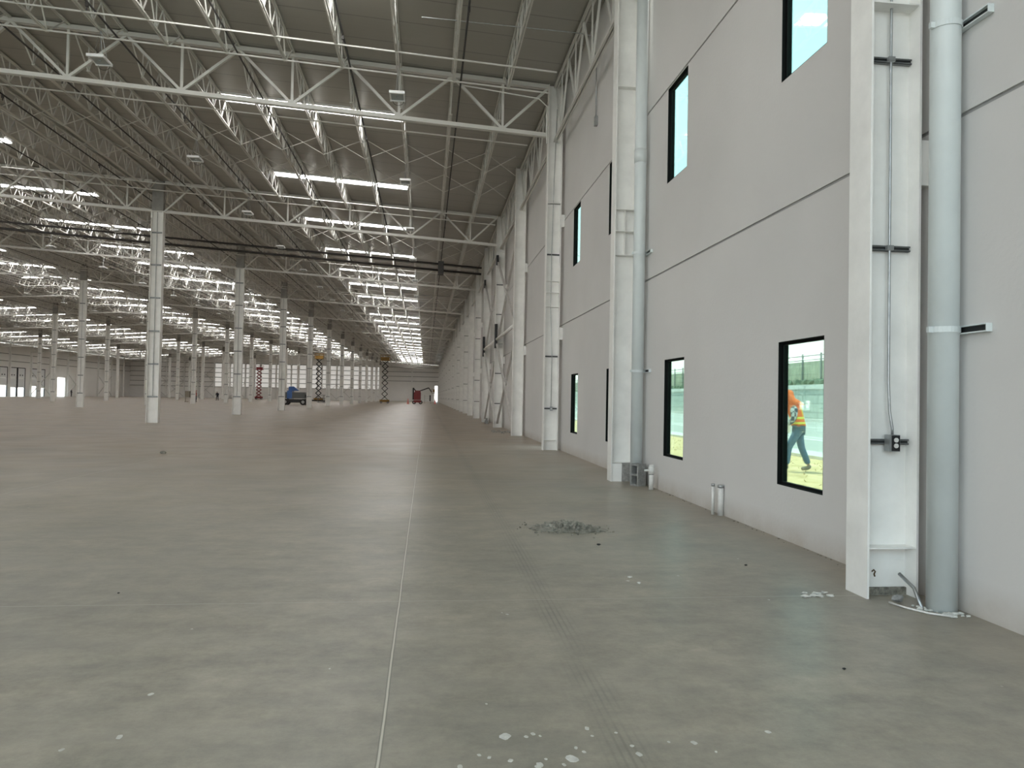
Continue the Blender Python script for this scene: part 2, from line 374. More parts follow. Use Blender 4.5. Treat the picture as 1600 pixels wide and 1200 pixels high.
for i, (y0, y1) in enumerate(WINY):
    for k, (z0, z1) in enumerate(WINZ):
        n_ += 1
        wn = empty('window_%d' % n_, (WX, (y0+y1)/2, z0)); wn.empty_display_size = .1
        struct(wn, '%s tall narrow black-framed window from the camera, %s row' % (nth(i+1), ('lower', 'upper')[k]))
        f = MB(); hw = (y1-y0)/2; h = z1-z0; l_ = .008
        f.box(.002, .12, -hw, -hw+l_, 0, h).box(.002, .12, hw-l_, hw, 0, h).box(.002, .12, -hw+l_, hw-l_, 0, l_).box(.002, .12, -hw+l_, hw-l_, h-l_, h)
        f.box(.045, .09, -hw+l_, -hw+.03, l_, h-l_).box(.045, .09, hw-.035, hw-l_, l_, h-l_).box(.045, .09, -hw+.03, hw-.035, l_, .035).box(.045, .09, -hw+.03, hw-.035, h-.035, h-l_)
        fr = f.build('window_frame', M['frame'], wn)
        MB().box(.062, .068, -hw+.03, hw-.035, .035, h-.035).build('glass_pane', M['glass'], wn)

# far wall: cladding, girts and columns
fw = MB()
zt = lambda x: tz(x) + .05
nseg = 12
DX0, DX1, DH = 2.55, 3.45, 4.9          # open doorway in the right corner
xs = [XL-.1, RIDGE, DX0, DX1, WX+.1]
for a, b in zip(xs[:-1], xs[1:]):
    z0 = DH if a == DX0 else 0
    za, zb = zt(a), zt(b)
    fw.add([(a,YF,z0),(b,YF,z0),(b,YF+.15,z0),(a,YF+.15,z0),(a,YF,za),(b,YF,zb),(b,YF+.15,zb),(a,YF+.15,za)],
          [(0,3,2,1),(4,5,6,7),(0,1,5,4),(1,2,6,5),(2,3,7,6),(3,0,4,7)])
struct(fw.build('wall_far', M['farwall']), 'pale far end wall of the hall')
for k, z in enumerate((3.3, 4.7, 6.1, 7.5, 8.9, 10.3)):
    g = MB(); x1 = -13.8 if z < 6 else 4.0
    g.box(XL, x1, YF-.12, YF, z, z+.16); struct(g.build('trim_%d' % (3+k), M['girt']), 'grey horizontal girt on the far wall, %s from the floor' % nth(k+1))
# left wall with dock openings
DOCKS = [(148.4, 151.1), (151.6, 154.3), (156.6, 159.3), (161.2, 163.9), (164.8, 167.5), (168.0, 170.7), (173.1, 175.8), (176.3, 179.0)]
lw = MB(); OPEN = (185.2, 189.0, 4.5)
cuts = [(a, b, 6.0) for a, b in DOCKS] + [OPEN]
yc = Y0
for a, b, h in cuts:
    lw.box(XL-.2, XL, yc, a, 0, 10.95).box(XL-.2, XL, a, b, h if h != 6.0 else 3.9, 10.95); yc = b
lw.box(XL-.2, XL, yc, YF, 0, 10.95)
struct(lw.build('wall_left', M['farwall']), 'pale left wall with the row of dock doors')
for k, z in enumerate((7.3, 8.8)):
    struct(MB().box(XL, XL+.12, Y0, YF, z, z+.14).build('trim_%d' % (9+k), M['girt']), 'grey horizontal girt high on the left wall')
for i, (a, b) in enumerate(DOCKS):
    dr = empty('door_%d' % (i+1), (XL, (a+b)/2, 0)); struct(dr, '%s dock door from the left on the left wall, white panel half raised' % nth(i+1)); hw = (b-a)/2
    MB().box(.02, .10, -hw, hw, 1.9 if i % 3 else 2.3, 3.88).box(.02, .10, -hw, hw, 3.92, 6.0).build('door_panel', M['paper'], dr)
    f = MB().box(0, .16, -hw-.14, -hw, 0, 6.15).box(0, .16, hw, hw+.14, 0, 6.15).box(0, .16, -hw, hw, 6.0, 6.15); f.build('door_track', M['black'], dr)
    for s in (-.45, .45): MB().box(.10, .13, s-.16, s+.16, 4.4, 4.65).build('door_window', M['black'], dr)

# ------------------------------------------------------------------ steel columns
def i_section(x0, x1, yc, bf, tf, tw, z0, z1):
    a = MB().box(x0, x0+tf, yc-bf/2, yc+bf/2, z0, z1); b = MB().box(x0+tf, x1-tf, yc-tw/2, yc+tw/2, z0, z1); c = MB().box(x1-tf, x1, yc-bf/2, yc+bf/2, z0, z1)
    return a, b, c
def channel(p, x0, x1, z, parent, yf=-.045):
    c = MB().box(x0, x1, yf-.0, -.006, z-.022, z-.018).box(x0, x1, yf, -.006, z+.018, z+.022).box(x0, x1, yf, yf+.004, z-.022, z-.010).box(x0, x1, yf, yf+.004, z+.010, z+.022)
    o = c.build('strut_channel', M['channel'], parent); MB().box(x0+.004, x1-.004, yf+.012, yf+.016, z-.018, z+.018).build('channel_slot', M['dark'], o); return o
WC0, WC1 = 3.525, 3.965     # inner and outer flange faces, right wall columns
wallcols = []
def wall_column(k):
    y = 5.71 + HB*k; top = tz(WC0)+.05
    e = empty('wall_column', (0, y, 0)); a, b, c = i_section(WC0, WC1, 0, .30, .018, .012, 0, top)
    a.build('inner_flange', M['steel'], e); b.build('web', M['steel'], e); c.build('outer_flange', M['steel'], e)
    xa, xb = WC0+.018, WC1-.018
    st = {0: [.40, 4.83, 6.5, 8.0], 1: [.36, 4.34, 4.80, 5.22, 7.6], 2: [.31, 4.34, 4.77, 5.12, 7.5], 3: [9.2]}.get(k, [.33, 4.4, 9.2])
    if k < 3 or k % 2 == 0:
        for z in st: MB().box(xa, xb, -.14, -.007, z-.006, z+.006).build('stiffener', M['steel'], e)
    ch = {0: [1.25, 2.84, 4.40, 6.0, 7.6], 1: [], 2: [1.26, 2.84, 5.94, 7.51], 3: []}.get(k, [1.26, 2.84, 4.4, 5.94, 7.5] if k % 2 == 0 else [])
    for z in ch: channel(None, xa, xb, z, e)
    for z0, z1 in ((3.35, 3.72), (6.78, 7.15)):
        MB().box(WC1, WX, -.13, -.02, z0, z1).build('tie_plate', M['steel'], e)
    return e
for k in range(27):
    e = wall_column(k); wallcols.append(e)
    lab = {0: 'nearest white steel wall column, with outlet and conduit in its web', 1: 'second white steel wall column, with grey block at its foot',
           2: 'third white steel wall column, standing just past the last window', 3: 'plain white steel wall column in front of the cross bracing',
           4: 'white steel wall column carrying the nearest tall black plate, behind the bracing'}.get(k, '%s white steel column from the camera along the right wall' % nth(k+1))
    tag(e, lab, 'column', 'steel columns along the right wall')
# details on the nearest column
A = wallcols[0]; xm = 3.745
ob = MB().box(xm-.012, xm+.078, -.115, -.045, 1.175, 1.31).build('outlet_box', M['galv'], A)
MB().box(xm+.004, xm+.074, -.119, -.115, 1.18, 1.305).build('outlet_cover', M['black'], ob)
for z in (1.222, 1.268):
    MB().tube([(xm+.04, -.118, z), (xm+.04, -.126, z)], .019, 14).build('outlet_socket', M['pvc'], ob)
MB().tube([(xm+.032, -.08, 1.31), (xm+.032, -.08, 1.36), (xm+.010, -.075, 1.50), (xm+.008, -.06, 1.75), (xm+.008, -.058, 4.55), (xm+.012, -.058, 8.0), (xm+.012, -.058, 11.0)], .011, 10).build('conduit', M['galv'], A, True)
for z in (2.84, 4.40, 6.0): MB().box(xm-.02, xm+.035, -.078, -.045, z-.02, z+.02).build('conduit_clamp', M['galv'], A)
MB().box(3.545, 3.945, -.03, .03, 0, .06).build('mortar_bed', M['dirt'], A)
MB().tube([(3.655, -.009, .185), (3.672, -.010, .20), (3.685, -.010, .185), (3.675, -.010, .165), (3.682, -.010, .145)], .006, 6).build('rusty_hook', M['rust'], A)
Ccol = wallcols[2]
MB().tube([(3.76, -.05, 1.26), (3.765, -.05, 2.8), (3.70, -.05, 4.3), (3.70, -.05, 5.9), (3.74, -.05, 8.2), (3.80, -.05, 10.4)], .010, 8).build('conduit', M['galv'], Ccol, True)
ob = MB().box(3.73, 3.80, -.11, -.045, 1.19, 1.32).build('outlet_box', M['galv'], Ccol); MB().tube([(3.765, -.11, 1.255), (3.765, -.118, 1.255)], .02, 12).build('outlet_socket', M['pvc'], ob)
B = wallcols[1]
MB().box(3.55, 3.74, -.13, .0, 0, .345).build('cast_footing', M['steel'], B); MB().box(3.74, 3.945, -.12, .0, 0, .345).build('grout_footing', M['grout'], B)
MB().box(3.74, 3.746, -.10, -.007, 4.34, 5.22).build('vertical_rib', M['steel'], B)

# freestanding inner columns
def inner_mesh(top):
    x = .29
    body = []
    a, b, c = i_section(-x, x, 0, .32, .022, .014, 0, top)
    return a.mesh('flange_left', M['steel']), b.mesh('web', M['steel']), c.mesh('flange_right', M['steel'])
rung_z = [1.30, 2.93, 4.57, 6.23, 7.88, 9.50]
rung = MB().box(-.27, .27, -.055, -.007, -.035, .035).mesh('strut_channel', M['channel'])
rowname = ['nearest inner row', 'second inner row', 'third inner row', 'farthest inner row']
for r, x in enumerate(ROWX):
    top = tz(x) + .03; ms = inner_mesh(top-1.53)
    cnd = MB().tube([(-.02, -.05, 1.3), (-.02, -.05, top-1.55)], .014, 6).mesh('conduit', M['galv'])
    cap = MB().box(-.42, .42, -.2, .2, -.03, .0).box(-.30, -.24, -.17, .17, -.35, -.03).box(.24, .30, -.17, .17, -.35, -.03).mesh('cap_plate', M['steel'])
    hm_ = MB().box(-.27, .27, -.13, .13, top-1.50, top-.02).mesh('column_head', M['head'])  # top length of the column, a darker grey than the shaft below
    for j, y in enumerate(TY):
        e = empty('inner_column', (x, y+.02, 0))
        for nm, me in zip(('flange', 'web', 'flange'), ms): inst(nm, me, e)
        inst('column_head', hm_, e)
        if j < 9:
            for z in rung_z: inst('strut_channel', rung, e, (0, 0, z))
            inst('conduit', cnd, e); inst('cap_plate', cap, e, (0, 0, top-1.52))
        if r == 0 and j >= 1: lab = '%s white steel column from the camera in the nearest inner row' % nth(j)
        else: lab = '%s white freestanding steel column from the front of the %s' % (nth(j+1), rowname[r])
        if r == 0 and j == 0: lab = 'white freestanding column of the nearest inner row, just outside the left edge'
        tag(e, lab, 'column', 'freestanding columns of the ' + rowname[r])

# left wall columns and far wall columns
cm = MB(); a, b, c = i_section(-.2, .2, 0, .28, .018, .012, 0, 10.9); cm.add(a.v, a.f); cm.add(b.v, b.f); cm.add(c.v, c.f); cme = cm.mesh('wall_column', M['steel'])
for k in range(14, 27):
    o = inst('wall_column', cme, None, (-84.9, 5.71+HB*k+.3, 0)); tag(o, '%s white steel column from the left along the dock wall' % nth(k-13), 'column', 'steel columns along the dock wall')
fx = [-81, -76, -71, -67.05, -62.5, -58, -53.6, -49.2, -44.7, -40.3, -35.8, -31.35, -26.9, -22.4, -18, -13.5, -4.4]
for k, x in enumerate(fx):
    a, b, c = i_section(-.17, .17, 0, .25, .02, .02, 0, tz(x)-.1); q_ = MB()
    for t_ in (a, b, c): q_.add(t_.v, t_.f)
    o = q_.build('wall_column', M['steel']); o.location = (x, YF-.32, 0)
    tag(o, '%s white steel column from the left against the far wall' % nth(k+1), 'column', 'steel columns against the far wall')
n_ = 8
for k in range(len(fx)-1):
    if not (-62.6 <= fx[k] and fx[k+1] <= -13.4): continue
    n_ += 1; wn = empty('window_%d' % n_, ((fx[k]+fx[k+1])/2, YF-.03, 3.45)); struct(wn, '%s translucent daylit sheet from the left, high in the far wall' % nth(n_-8))
    hw = (fx[k+1]-fx[k])/2
    for z in (3.45, 4.85, 6.25, 7.65, 9.05): MB().box(-hw+.25, hw-.25, 0, .02, z-3.45+.03, z-3.45+1.2).build('glass_pane', M['farsheet'], wn)
# far cross bracing
bi = 0
for (xa, xb) in ((-81, -76), (-76, -71), (-67.05, -62.5), (-58, -53.6), (-31.35, -26.9), (-26.9, -22.4), (-18, -13.5)):
    bi += 1
    e = MB(); y = YF-.6
    for z0, z1 in ((.3, 4.6), (4.8, 9.0)):
        if bi > 3 and z0 > 4: continue
        e.bar((xa, y, z0), (xb, y, z1), .11, .11).bar((xa, y+.13, z1), (xb, y+.13, z0), .11, .11)
    tag(e.build('cross_brace', M['brace']), '%s set of crossed steel braces from the left on the far wall' % nth(bi), 'brace', 'cross braces on the far wall')
bi = 0
for k in (20, 22, 24):
    e = MB(); xa = -84.95; ya, yb = 5.51+HB*k, 6.01+HB*(k+1)
    e.bar((xa, ya+.5, .3), (xa, yb, 5.4), .11, .11).bar((xa+.13, ya+.5, 5.4), (xa+.13, yb, .3), .11, .11); bi += 1
    tag(e.build('cross_brace', M['brace']), '%s crossed steel brace from the left on the dock wall' % nth(bi), 'brace', 'cross braces on the dock wall')

# ------------------------------------------------------------------ cross bracing on the right wall
def braces(k, label):
    ya = 5.71+HB*k; yb = ya+HB; e = empty('wall_bracing', (0, ya, 0)); H = HB-.16
    x = 3.60; y0 = .16
    for (z0, z1) in ((.25, 4.45), (4.75, 8.7)):
        o = MB().bar((x, y0, z0), (x, H, z1), .10, .10).build('brace', M['brace'], e)
        o = MB().bar((x+.11, y0, z1), (x+.11, H, z0), .10, .10).build('brace', M['brace'], e)
        zc = (z0+z1)/2
        MB().box(x-.02, x+.14, HB/2-.16, HB/2+.16, zc-.14, zc+.14).build('gusset_plate', M['brace'], e)
    MB().tube([(x, y0, 4.6), (x, H, 4.6)], .075, 10).build('strut', M['steel'], e, True)
    MB().box(x-.12, x+.02, H-.24, H, 4.15, 5.4).build('black_plate', M['black'], e)
    MB().box(x-.10, x+.02, H-.24, H, 8.5, 9.0).build('black_plate', M['black'], e)
    tag(e, label, 'bracing', 'steel cross bracing between right wall columns')
braces(3, 'nearest crossed steel bracing between right wall columns, with tall black plate')
braces(4, 'second crossed steel bracing along the right wall, behind the nearest one')

# ------------------------------------------------------------------ downspouts
def clamp(par, cx, r, z):
    c = MB(); pts = [(cx + (r+.006)*math.cos(t), (r+.006)*math.sin(t), z) for t in [PI*.98 + PI*1.04*i/14 for i in range(15)]]
    for a, b in zip(pts[:-1], pts[1:]): c.bar(a, b, .006, .045)
    c.bar(pts[-1], (WX-.002, -.02, z), .006, .045)
    c.box(cx-r-.035, cx-r, -.03, .0, z-.022, z+.022)
    o = c.build('clamp_band', M['pipe_grey'], par)
    MB().box(WX-.05, WX-.002, -.32, .12, z-.031, z-.022).box(WX-.05, WX-.002, -.32, .12, z+.022, z+.031).box(WX-.05, WX-.002, -.32, -.312, z-.022, z+.022).build('channel_arm', M['pipe_grey'], o)
    MB().box(WX-.018, WX-.002, -.312, .11, z-.022, z+.022).build('channel_slot', M['dark'], o)
def downspout(y, cx, r, zc, label, z0=0.0):
    e = empty('downspout', (0, y, 0)); o = MB().tube([(cx, 0, z0), (cx, 0, 11.0)], r, 40).build('pipe', M['pipe_grey'], e, True)
    for z in zc: clamp(e, cx, r, z)
    MB().tube([(cx, 0, 6.0), (cx, 0, 6.25)], r+.008, 32).build('coupling', M['pipe_grey'], e, True)
    tag(e, label, 'downspout', 'grey downspouts beside wall columns'); return e
downspout(5.235, 3.925, .107, (2.13, 4.47), 'large pale grey vertical downspout beside the nearest wall column')
downspout(13.42, 3.905, .110, (2.10, 4.30), 'pale grey downspout beside the second wall column, behind the grey block')
o = MB()
for i in range(26):
    a = random.uniform(2.4, 5.6); rr = .107 + random.uniform(.0, .10); s = random.uniform(.008, .022)
    px, py = 3.925+rr*math.cos(a), 5.235+rr*math.sin(a)
    if px + s < WX-.01: o.blob((px, py, s*.5), (s*1.3, s, s*.6), i, 6, 4)
tag(o.build('mortar_crumbs', M['shard']), 'pale mortar crumbs around the foot of the big downspout', 'debris', None, 'stuff')
tag(MB().tube([(3.80, 5.56, .20), (3.83, 5.42, .12), (3.79, 5.27, .005)], .014, 8).build('steel_rod', M['galv'], None, True), 'bent thin metal rod leaning from the nearest column base to the floor', 'rod')
tag(MB().tube([(3.62, 5.42, .012), (3.66, 5.26, .012), (3.74, 5.12, .012), (3.86, 5.03, .012)], .008, 6).build('plastic_strap', M['pvc'], None, True), 'curved white strip lying on the floor before the big downspout', 'scrap')
tag(MB().blob((3.73, 5.47, .03), (.05, .03, .028), 3, 8, 5).build('stone', M['cmu']), 'small grey stone at the foot of the nearest column', 'stone')

# ------------------------------------------------------------------ small things along the wall
def cmu(name, loc, rz, label, L_=.40, H_=.40, D_=.20):
    # hollow two-core block standing on end: cores seen on the side
    m_ = MB(); t_ = .035
    w2 = D_/2
    # outer shell made of webs, cores run along local y
    m_.box(-.10, -.10+t_, -w2, w2, 0, .40).box(.10-t_, .10, -w2, w2, 0, .40)
    for z in (0, .1825, .365): m_.box(-.10+t_, .10-t_, -w2, w2, z, z+.035)
    m_.box(-.10+t_, .10-t_, w2-.02, w2, 0.035, .365)
    o = m_.build(name, M['cmu']); o.location = loc; o.rotation_euler = (0, 0, rz); return tag(o, label, 'concrete block')
cmu('concrete_block', (3.87, 13.16, 0), -1.05, 'grey hollow concrete block upended against the second downspout')
e = empty('pvc_stub', (3.93, 12.56, 0))
MB().tube([(0,0,0),(0,0,.30)], .042, 16).build('pipe', M['pvc'], e, True)
MB().tube([(0,0,.27),(0,0,.40)], .052, 16).build('coupling', M['pvc'], e, True)
MB().tube([(0,0,.38),(0,0,.43)], .050, 16, radii=[.052,.040]).build('cap', M['pvc'], e, True)
MB().tube([(-.04,0,.34),(-.12,.02,.33)], .02, 10).build('side_outlet', M['pvc'], e, True)
MB().tube([(0,0,.262),(0,0,.270)], .0435, 16).build('rubber_ring', M['black'], e, True)
tag(e, 'white plastic pipe stub with side outlet, between the grey block and the wall', 'pipe')
for i, (x, r_, h_, l_) in enumerate(((3.955, .022, .42, 'thinner of two pale conduit stubs rising from the floor by the wall'), (4.025, .040, .41, 'thicker of two pale conduit stubs rising from the floor by the wall'))):
    e = empty('conduit_stub', (x, 9.83-.1*i, 0)); MB().tube([(0,0,0),(0,0,h_)], r_, 16).build('pipe', M['pvc'], e, True)
    MB().tube([(0,0,h_-.03),(0,0,h_+.006)], r_+.004, 16).build('end_ring', M['galv'], e, True)
    tag(e, l_, 'pipe', 'conduit stubs by the wall')
tag(MB().box(-.1, .1, -.1, .1, 0, .2).box(-.06, .06, -.06, .06, .2, .33).build('concrete_block', M['cmu']), 'small grey blocks stacked at the wall beyond the bracing', 'concrete block').location = (3.62, 44.2, 0)
# hanging conduit with box on the wall
e = empty('wall_conduit', (0, 0, 0))
MB().tube([(-.3, 18.1, 10.85), (3.6, 18.1, 10.75), (3.98, 18.1, 10.7), (4.02, 18.1, 10.5), (4.03, 17.85, 9.9), (4.03, 17.8, 8.5)], .014, 8).build('pipe', M['galv'], e, True)
MB().box(3.99, 4.068, 17.74, 17.86, 8.32, 8.55).build('switch_box', M['galv'], e)
tag(e, 'thin grey conduit dropping to a small box high on the wall', 'conduit')
# conduit at the third column, down its flange
tag(MB().tube([(.8, 21.3, 10.6), (3.1, 21.3, 10.35), (3.40, 21.6, 10.25), (3.42, 21.75, 10.0), (3.44, 21.8, 9.2)], .02, 8).build('conduit', M['steel'], None, True), 'white conduit bending down onto the top of the third wall column', 'conduit')

# paint and mortar spatters in the foreground
sx = MB(); rs = random.Random(21)
for (x, y, r) in [(0.39, 3.396, 11), (0.487, 3.385, 4), (0.522, 3.411, 5), (0.552, 3.388, 3), (0.785, 3.449, 6), (0.694, 3.261, 4), (0.26, 3.228, 4), (0.39, 3.168, 5), (0.511, 3.124, 7), (0.657, 3.165, 11), (0.499, 3.104, 6), (0.722, 3.221, 4), (0.911, 3.394, 3), (0.95, 3.26, 4), (0.959, 3.181, 7), (1.128, 3.285, 3), (1.241, 3.269, 6), (1.632, 3.348, 6), (0.173, 3.133, 6), (0.302, 3.203, 4), (1.798, 6.349, 5), (1.755, 6.223, 6), (0.609, 5.296, 5), (2.253, 6.375, 6), (3.104, 7.05, 5), (2.711, 5.573, 4), (0.576, 5.338, 3), (1.308, 3.176, 3), (0.544, 3.17, 3), (0.792, 3.37, 3), (0.613, 3.116, 4), (-1.334, 3.518, 7), (-1.528, 3.412, 5), (-1.368, 4.0, 6), (-0.511, 4.303, 3), (-1.492, 5.077, 4), (0.335, 3.76, 3)]:
    r = r*.0019; n_v = 11; base = len(sx.v); ph = rs.uniform(0, 6)
    ring = [(x+r*(1+.25*math.sin(2*t+ph)+rs.uniform(-.12, .12))*math.cos(t)*1.15, y+r*(1+rs.uniform(-.15, .15))*math.sin(t)*1.5) for t in [2*PI*k/n_v for k in range(n_v)]]
    sx.add([(a, b, .0) for a, b in ring] + [(a, b, .0015) for a, b in ring], [tuple(range(n_v, 2*n_v))] + [(k, (k+1) % n_v, n_v+(k+1) % n_v, n_v+k) for k in range(n_v)])
tag(sx.build('paint_spatter', M['shard']), 'pale paint spatters dried on the foreground floor right of the long joint', 'paint spatter', None, 'stuff')

# dirt pile
rnd = random.Random(5); P = MB(); n1, n2 = 30, 12
def hgt(u, v):
    r = math.hypot(u, v); a = math.atan2(v, u)
    h = max(0, 1-r**1.3)*(.055 + .02*math.exp(-((u+.35)**2)*14)+.02*math.exp(-((u-.3)**2)*10)) * (1+.20*math.sin(3*a+1.0)+.15*math.sin(7*a))
    return h
vs = []; fs = []
for i in range(n2+1):
    for k in range(n1):
        t = 2*PI*k/n1; r = i/n2 + rnd.uniform(-.02, .02); u, v = r*math.cos(t), r*math.sin(t)*1.0
        ed = 1+.18*math.sin(2*t+.6)+.10*math.sin(5*t)+rnd.uniform(-.03, .03)
        vs.append((u*.40*ed, v*.30*ed, .003+hgt(u, v)*(1+rnd.uniform(-.3, .3))))
for i in range(n2):
    for k in range(n1): fs.append((i*n1+k, (i+1)*n1+k, (i+1)*n1+(k+1) % n1, i*n1+(k+1) % n1))
P.add(vs, fs)
for i in range(620):
    t = rnd.uniform(0, 2*PI); r = abs(rnd.gauss(0, .66)); s = rnd.choice([.005, .007, .009, .012, .018, .030])*rnd.uniform(.7, 1.2)
    if r > 1.0: s *= .5
    u, v = r*math.cos(t), r*math.sin(t); P.blob((u*.40, v*.30, .003+hgt(u, v)+s*.3), (s, s*rnd.uniform(.6, 1.1), s*.7), i, 6, 4, .35)
o = P.build('mortar_pile', M['dirt']); o.location = (1.70, 8.72, 0); o.rotation_euler = (0, 0, -.45); o.scale = (1.0, 1.0, .95)
tag(o, 'low pile of grey crumbled mortar and dirt on the floor', 'rubble pile', None, 'stuff')
tag(MB().box(-.055, .055, -.012, .012, 0, .004).build('paper_scrap', M['paper']), 'small white scrap lying on top of the mortar pile', 'scrap').location = (1.76, 8.80, .062)
def pebble(x, y, s, mt, lab, cat, seed):
    tag(MB().blob((0, 0, s*.4), (s, s*.6, s*.45), seed, 7, 4, .3).build('pebble' if cat == 'pebble' else 'debris_chip', mt), lab, cat).location = (x, y, 0)
pebble(1.86, 7.75, .022, M['black'], 'small black chip on the floor in front of the mortar pile', 'pebble', 1)
pebble(3.05, 6.75, .016, M['black'], 'small black chip on the floor left of the nearest wall column', 'pebble', 2)
pebble(1.80, 6.32, .02, M['shard'], 'pale flake on the floor midway between pile and cross joint', 'chip', 3)
pebble(1.82, 6.12, .018, M['shard'], 'pale flake on the floor just before the cross joint', 'chip', 4)
pebble(-2.31, 6.0, .010, M['black'], 'tiny black pebble on the left floor beside the cross joint', 'pebble', 5)
pebble(2.46, 4.1, .012, M['black'], 'tiny black pebble on the right foreground floor', 'pebble', 6)
pebble(-6.51, 19.42, .09, M['dirt'], 'flat dark clod on the open floor at left, before the columns', 'pebble', 8)
tr = MB()
for i in range(14):
    x, y = rnd.uniform(-.13, .13), rnd.uniform(-.06, .06); s = rnd.uniform(.008, .035)
    tr.blob((x, y, s*.25), (s, s*.7, s*.3), i+50, 6, 4, .4)
tag(tr.build('plaster_flakes', M['shard']), 'scatter of pale plaster flakes on the floor by the nearest column', 'debris', None, 'stuff').location = (3.18, 5.70, 0)
tr = MB()
for i in range(60):
    y = rnd.uniform(5.9, 13.5); x = 4.06-abs(rnd.gauss(0, .035)); s = rnd.uniform(.004, .014); tr.blob((x-s, y, s*.3), (s, s*1.6, s*.5), i+90, 6, 4, .4)
tag(tr.build('wall_foot_crumbs', M['dirt']), 'crumbs of dirt lying along the foot of the right wall', 'debris', None, 'stuff')
tr = MB()
for i in range(70):
    x = rnd.uniform(3.0, 3.9); y = 33.5 + rnd.gauss(0, .6); s = rnd.uniform(.01, .05); tr.blob((x, y, s*.4), (s, s, s*.6), i+190, 6, 4, .4)
tag(tr.build('brick_rubble', M['grout']), 'brownish rubble on the floor under the nearest wall bracing', 'debris', None, 'stuff')
# ------------------------------------------------------------------ roof trusses
def px_of(p):
    d = Vector(p) - Vector((0, 0, EYE)); z = d.dot(fwd)
    if z < .5: return None
    return (800+1155*d.dot(rt)/z, 600-1155*d.dot(up)/z, z)
def truss_nodes(s):
    x0, x1 = SPANS[s]
    if s == 0: top = [.60-3.11*k for k in range(5)]; bot = [2.13-3.11*k for k in range(5)]
    else:
        p = (x0-x1)/6; top = [x0-p*k for k in range(1, 6)]; bot = [x0-p*(k+.5) for k in range(6)]
    return top, bot
SPN = ['beside the right wall', 'over the second aisle', 'under the ridge', 'over the fourth aisle', 'by the dock wall']
def truss_parts(s, split):
    x0, x1 = SPANS[s]; e0 = x0 if s == 0 else x0-.30; e1 = x1+.30 if s < 4 else x1
    D = 1.48; pts = [e0] + ([RIDGE] if e1 < RIDGE < e0 else []) + [e1]
    tcm = MB(); bcm = MB()
    for a, b in zip(pts[:-1], pts[1:]):
        for dy in (-.045, .045):
            tcm.bar((a, dy, tz(a)), (b, dy, tz(b)), .055, .13)
            bcm.bar((a, dy, tz(a)-D), (b, dy, tz(b)-D), .055, .12)
    top, bot = truss_nodes(s); mem = []
    allt = [e0] + top + [e1]
    for bx in bot:
        mem.append(((bx, 0, tz(bx)-D), (bx, 0, tz(bx)), .07))
        lo = [t for t in allt if t > bx]; hi = [t for t in allt if t < bx]
        for t in ([min(lo)] if lo else []) + ([max(hi)] if hi else []): mem.append(((bx, 0, tz(bx)-D+.03), (t, 0, tz(t)-.03), .085))
    if s == 0: mem.append(((top[-1], 0, tz(top[-1])-.03), (e1+.02, 0, tz(e1)-D+.03), .085))
    out = [('top_chord', tcm.mesh('top_chord', M['joist'])), ('bottom_chord', bcm.mesh('bottom_chord', M['joist']))]
    if split:
        for a, b, w_ in mem: out.append(('web_member', MB().bar(a, b, w_, w_*.9).mesh('web_member', M['joist'])))
    else:
        wm = MB()
        for a, b, w_ in mem: wm.bar(a, b, w_, w_*.9)
        out.append(('webbing', wm.mesh('webbing', M['joist'])))
    return out
TP = {(s, sp): truss_parts(s, sp) for s in range(5) for sp in ((True, False) if s < 3 else (False,))}
for j, y in enumerate(TY):
    for s in range(5):
        sp = (j < 2 and s < 3)
        e = empty('roof_truss', (0, y, 0))
        for nm, me in TP[(s, sp)]: inst(nm, me, e)
        tag(e, '%s white open-web roof girder from the camera, in the aisle %s' % (nth(j+1), SPN[s]), 'truss', 'roof girders in the aisle ' + SPN[s])

# ------------------------------------------------------------------ bar joists
JX = []
for s in range(5):
    x0, x1 = SPANS[s]
    if s == 0: xs = [2.15-1.555*k for k in range(10)] + [-13.5]
    else:
        p = (x0-x1)/12; xs = [x0-p*k for k in range(1, 12)] + ([x1] if s < 4 else [])
    JX.append(xs)
JL = BAY-.12; JD = .76
def joist_meshes():
    t = MB(); b = MB(); wv = MB(); y0 = .06
    for dx in (-.028, .028):
        t.bar((dx, y0, 0), (dx, y0+JL, 0), .035, .05); b.bar((dx, y0+1.15, -JD), (dx, y0+JL-1.15, -JD), .035, .045)
    n = 15; a = y0+1.15; step = (JL-2.3)/n
    wv.bar((0, y0+.2, 0), (0, a, -JD), .032); wv.bar((0, y0+JL-.2, 0), (0, y0+JL-1.15, -JD), .032)
    for i in range(n):
        ya = a+step*i; wv.bar((0, ya, -JD), (0, ya+step/2, 0), .030); wv.bar((0, ya+step/2, 0), (0, ya+step, -JD), .030)
        if i % 2 == 0: wv.bar((0, ya+.01, -JD), (0, ya+.01, 0), .026)
    return t, b, wv
t, b, wv = joist_meshes(); full = MB(); full.add(t.v, t.f); full.add(b.v, b.f); full.add(wv.v, wv.f)
jt, jb, jw, jf = t.mesh('top_chord', M['joist']), b.mesh('bottom_chord', M['joist']), wv.mesh('webbing', M['joist']), full.mesh('bar_joist', M['joist'])
BY = [5.71+BAY*k for k in range(13)]
cand = []
for j, y in enumerate(BY):
    for s in range(5):
        for i, x in enumerate(JX[s]):
            z = tz(x)+.045; vis = 0; best = 1e9
            for u in (0, .25, .5, .75, 1):
                q = px_of((x, y+JL*u, z-.4))
                if q and -30 < q[0] < 1630 and -30 < q[1] < 1230: vis += 1; best = min(best, q[2])
            cand.append((best if vis else 1e9+j, j, s, i, x, y, z))
cand.sort()
rest = MB(); near = 0
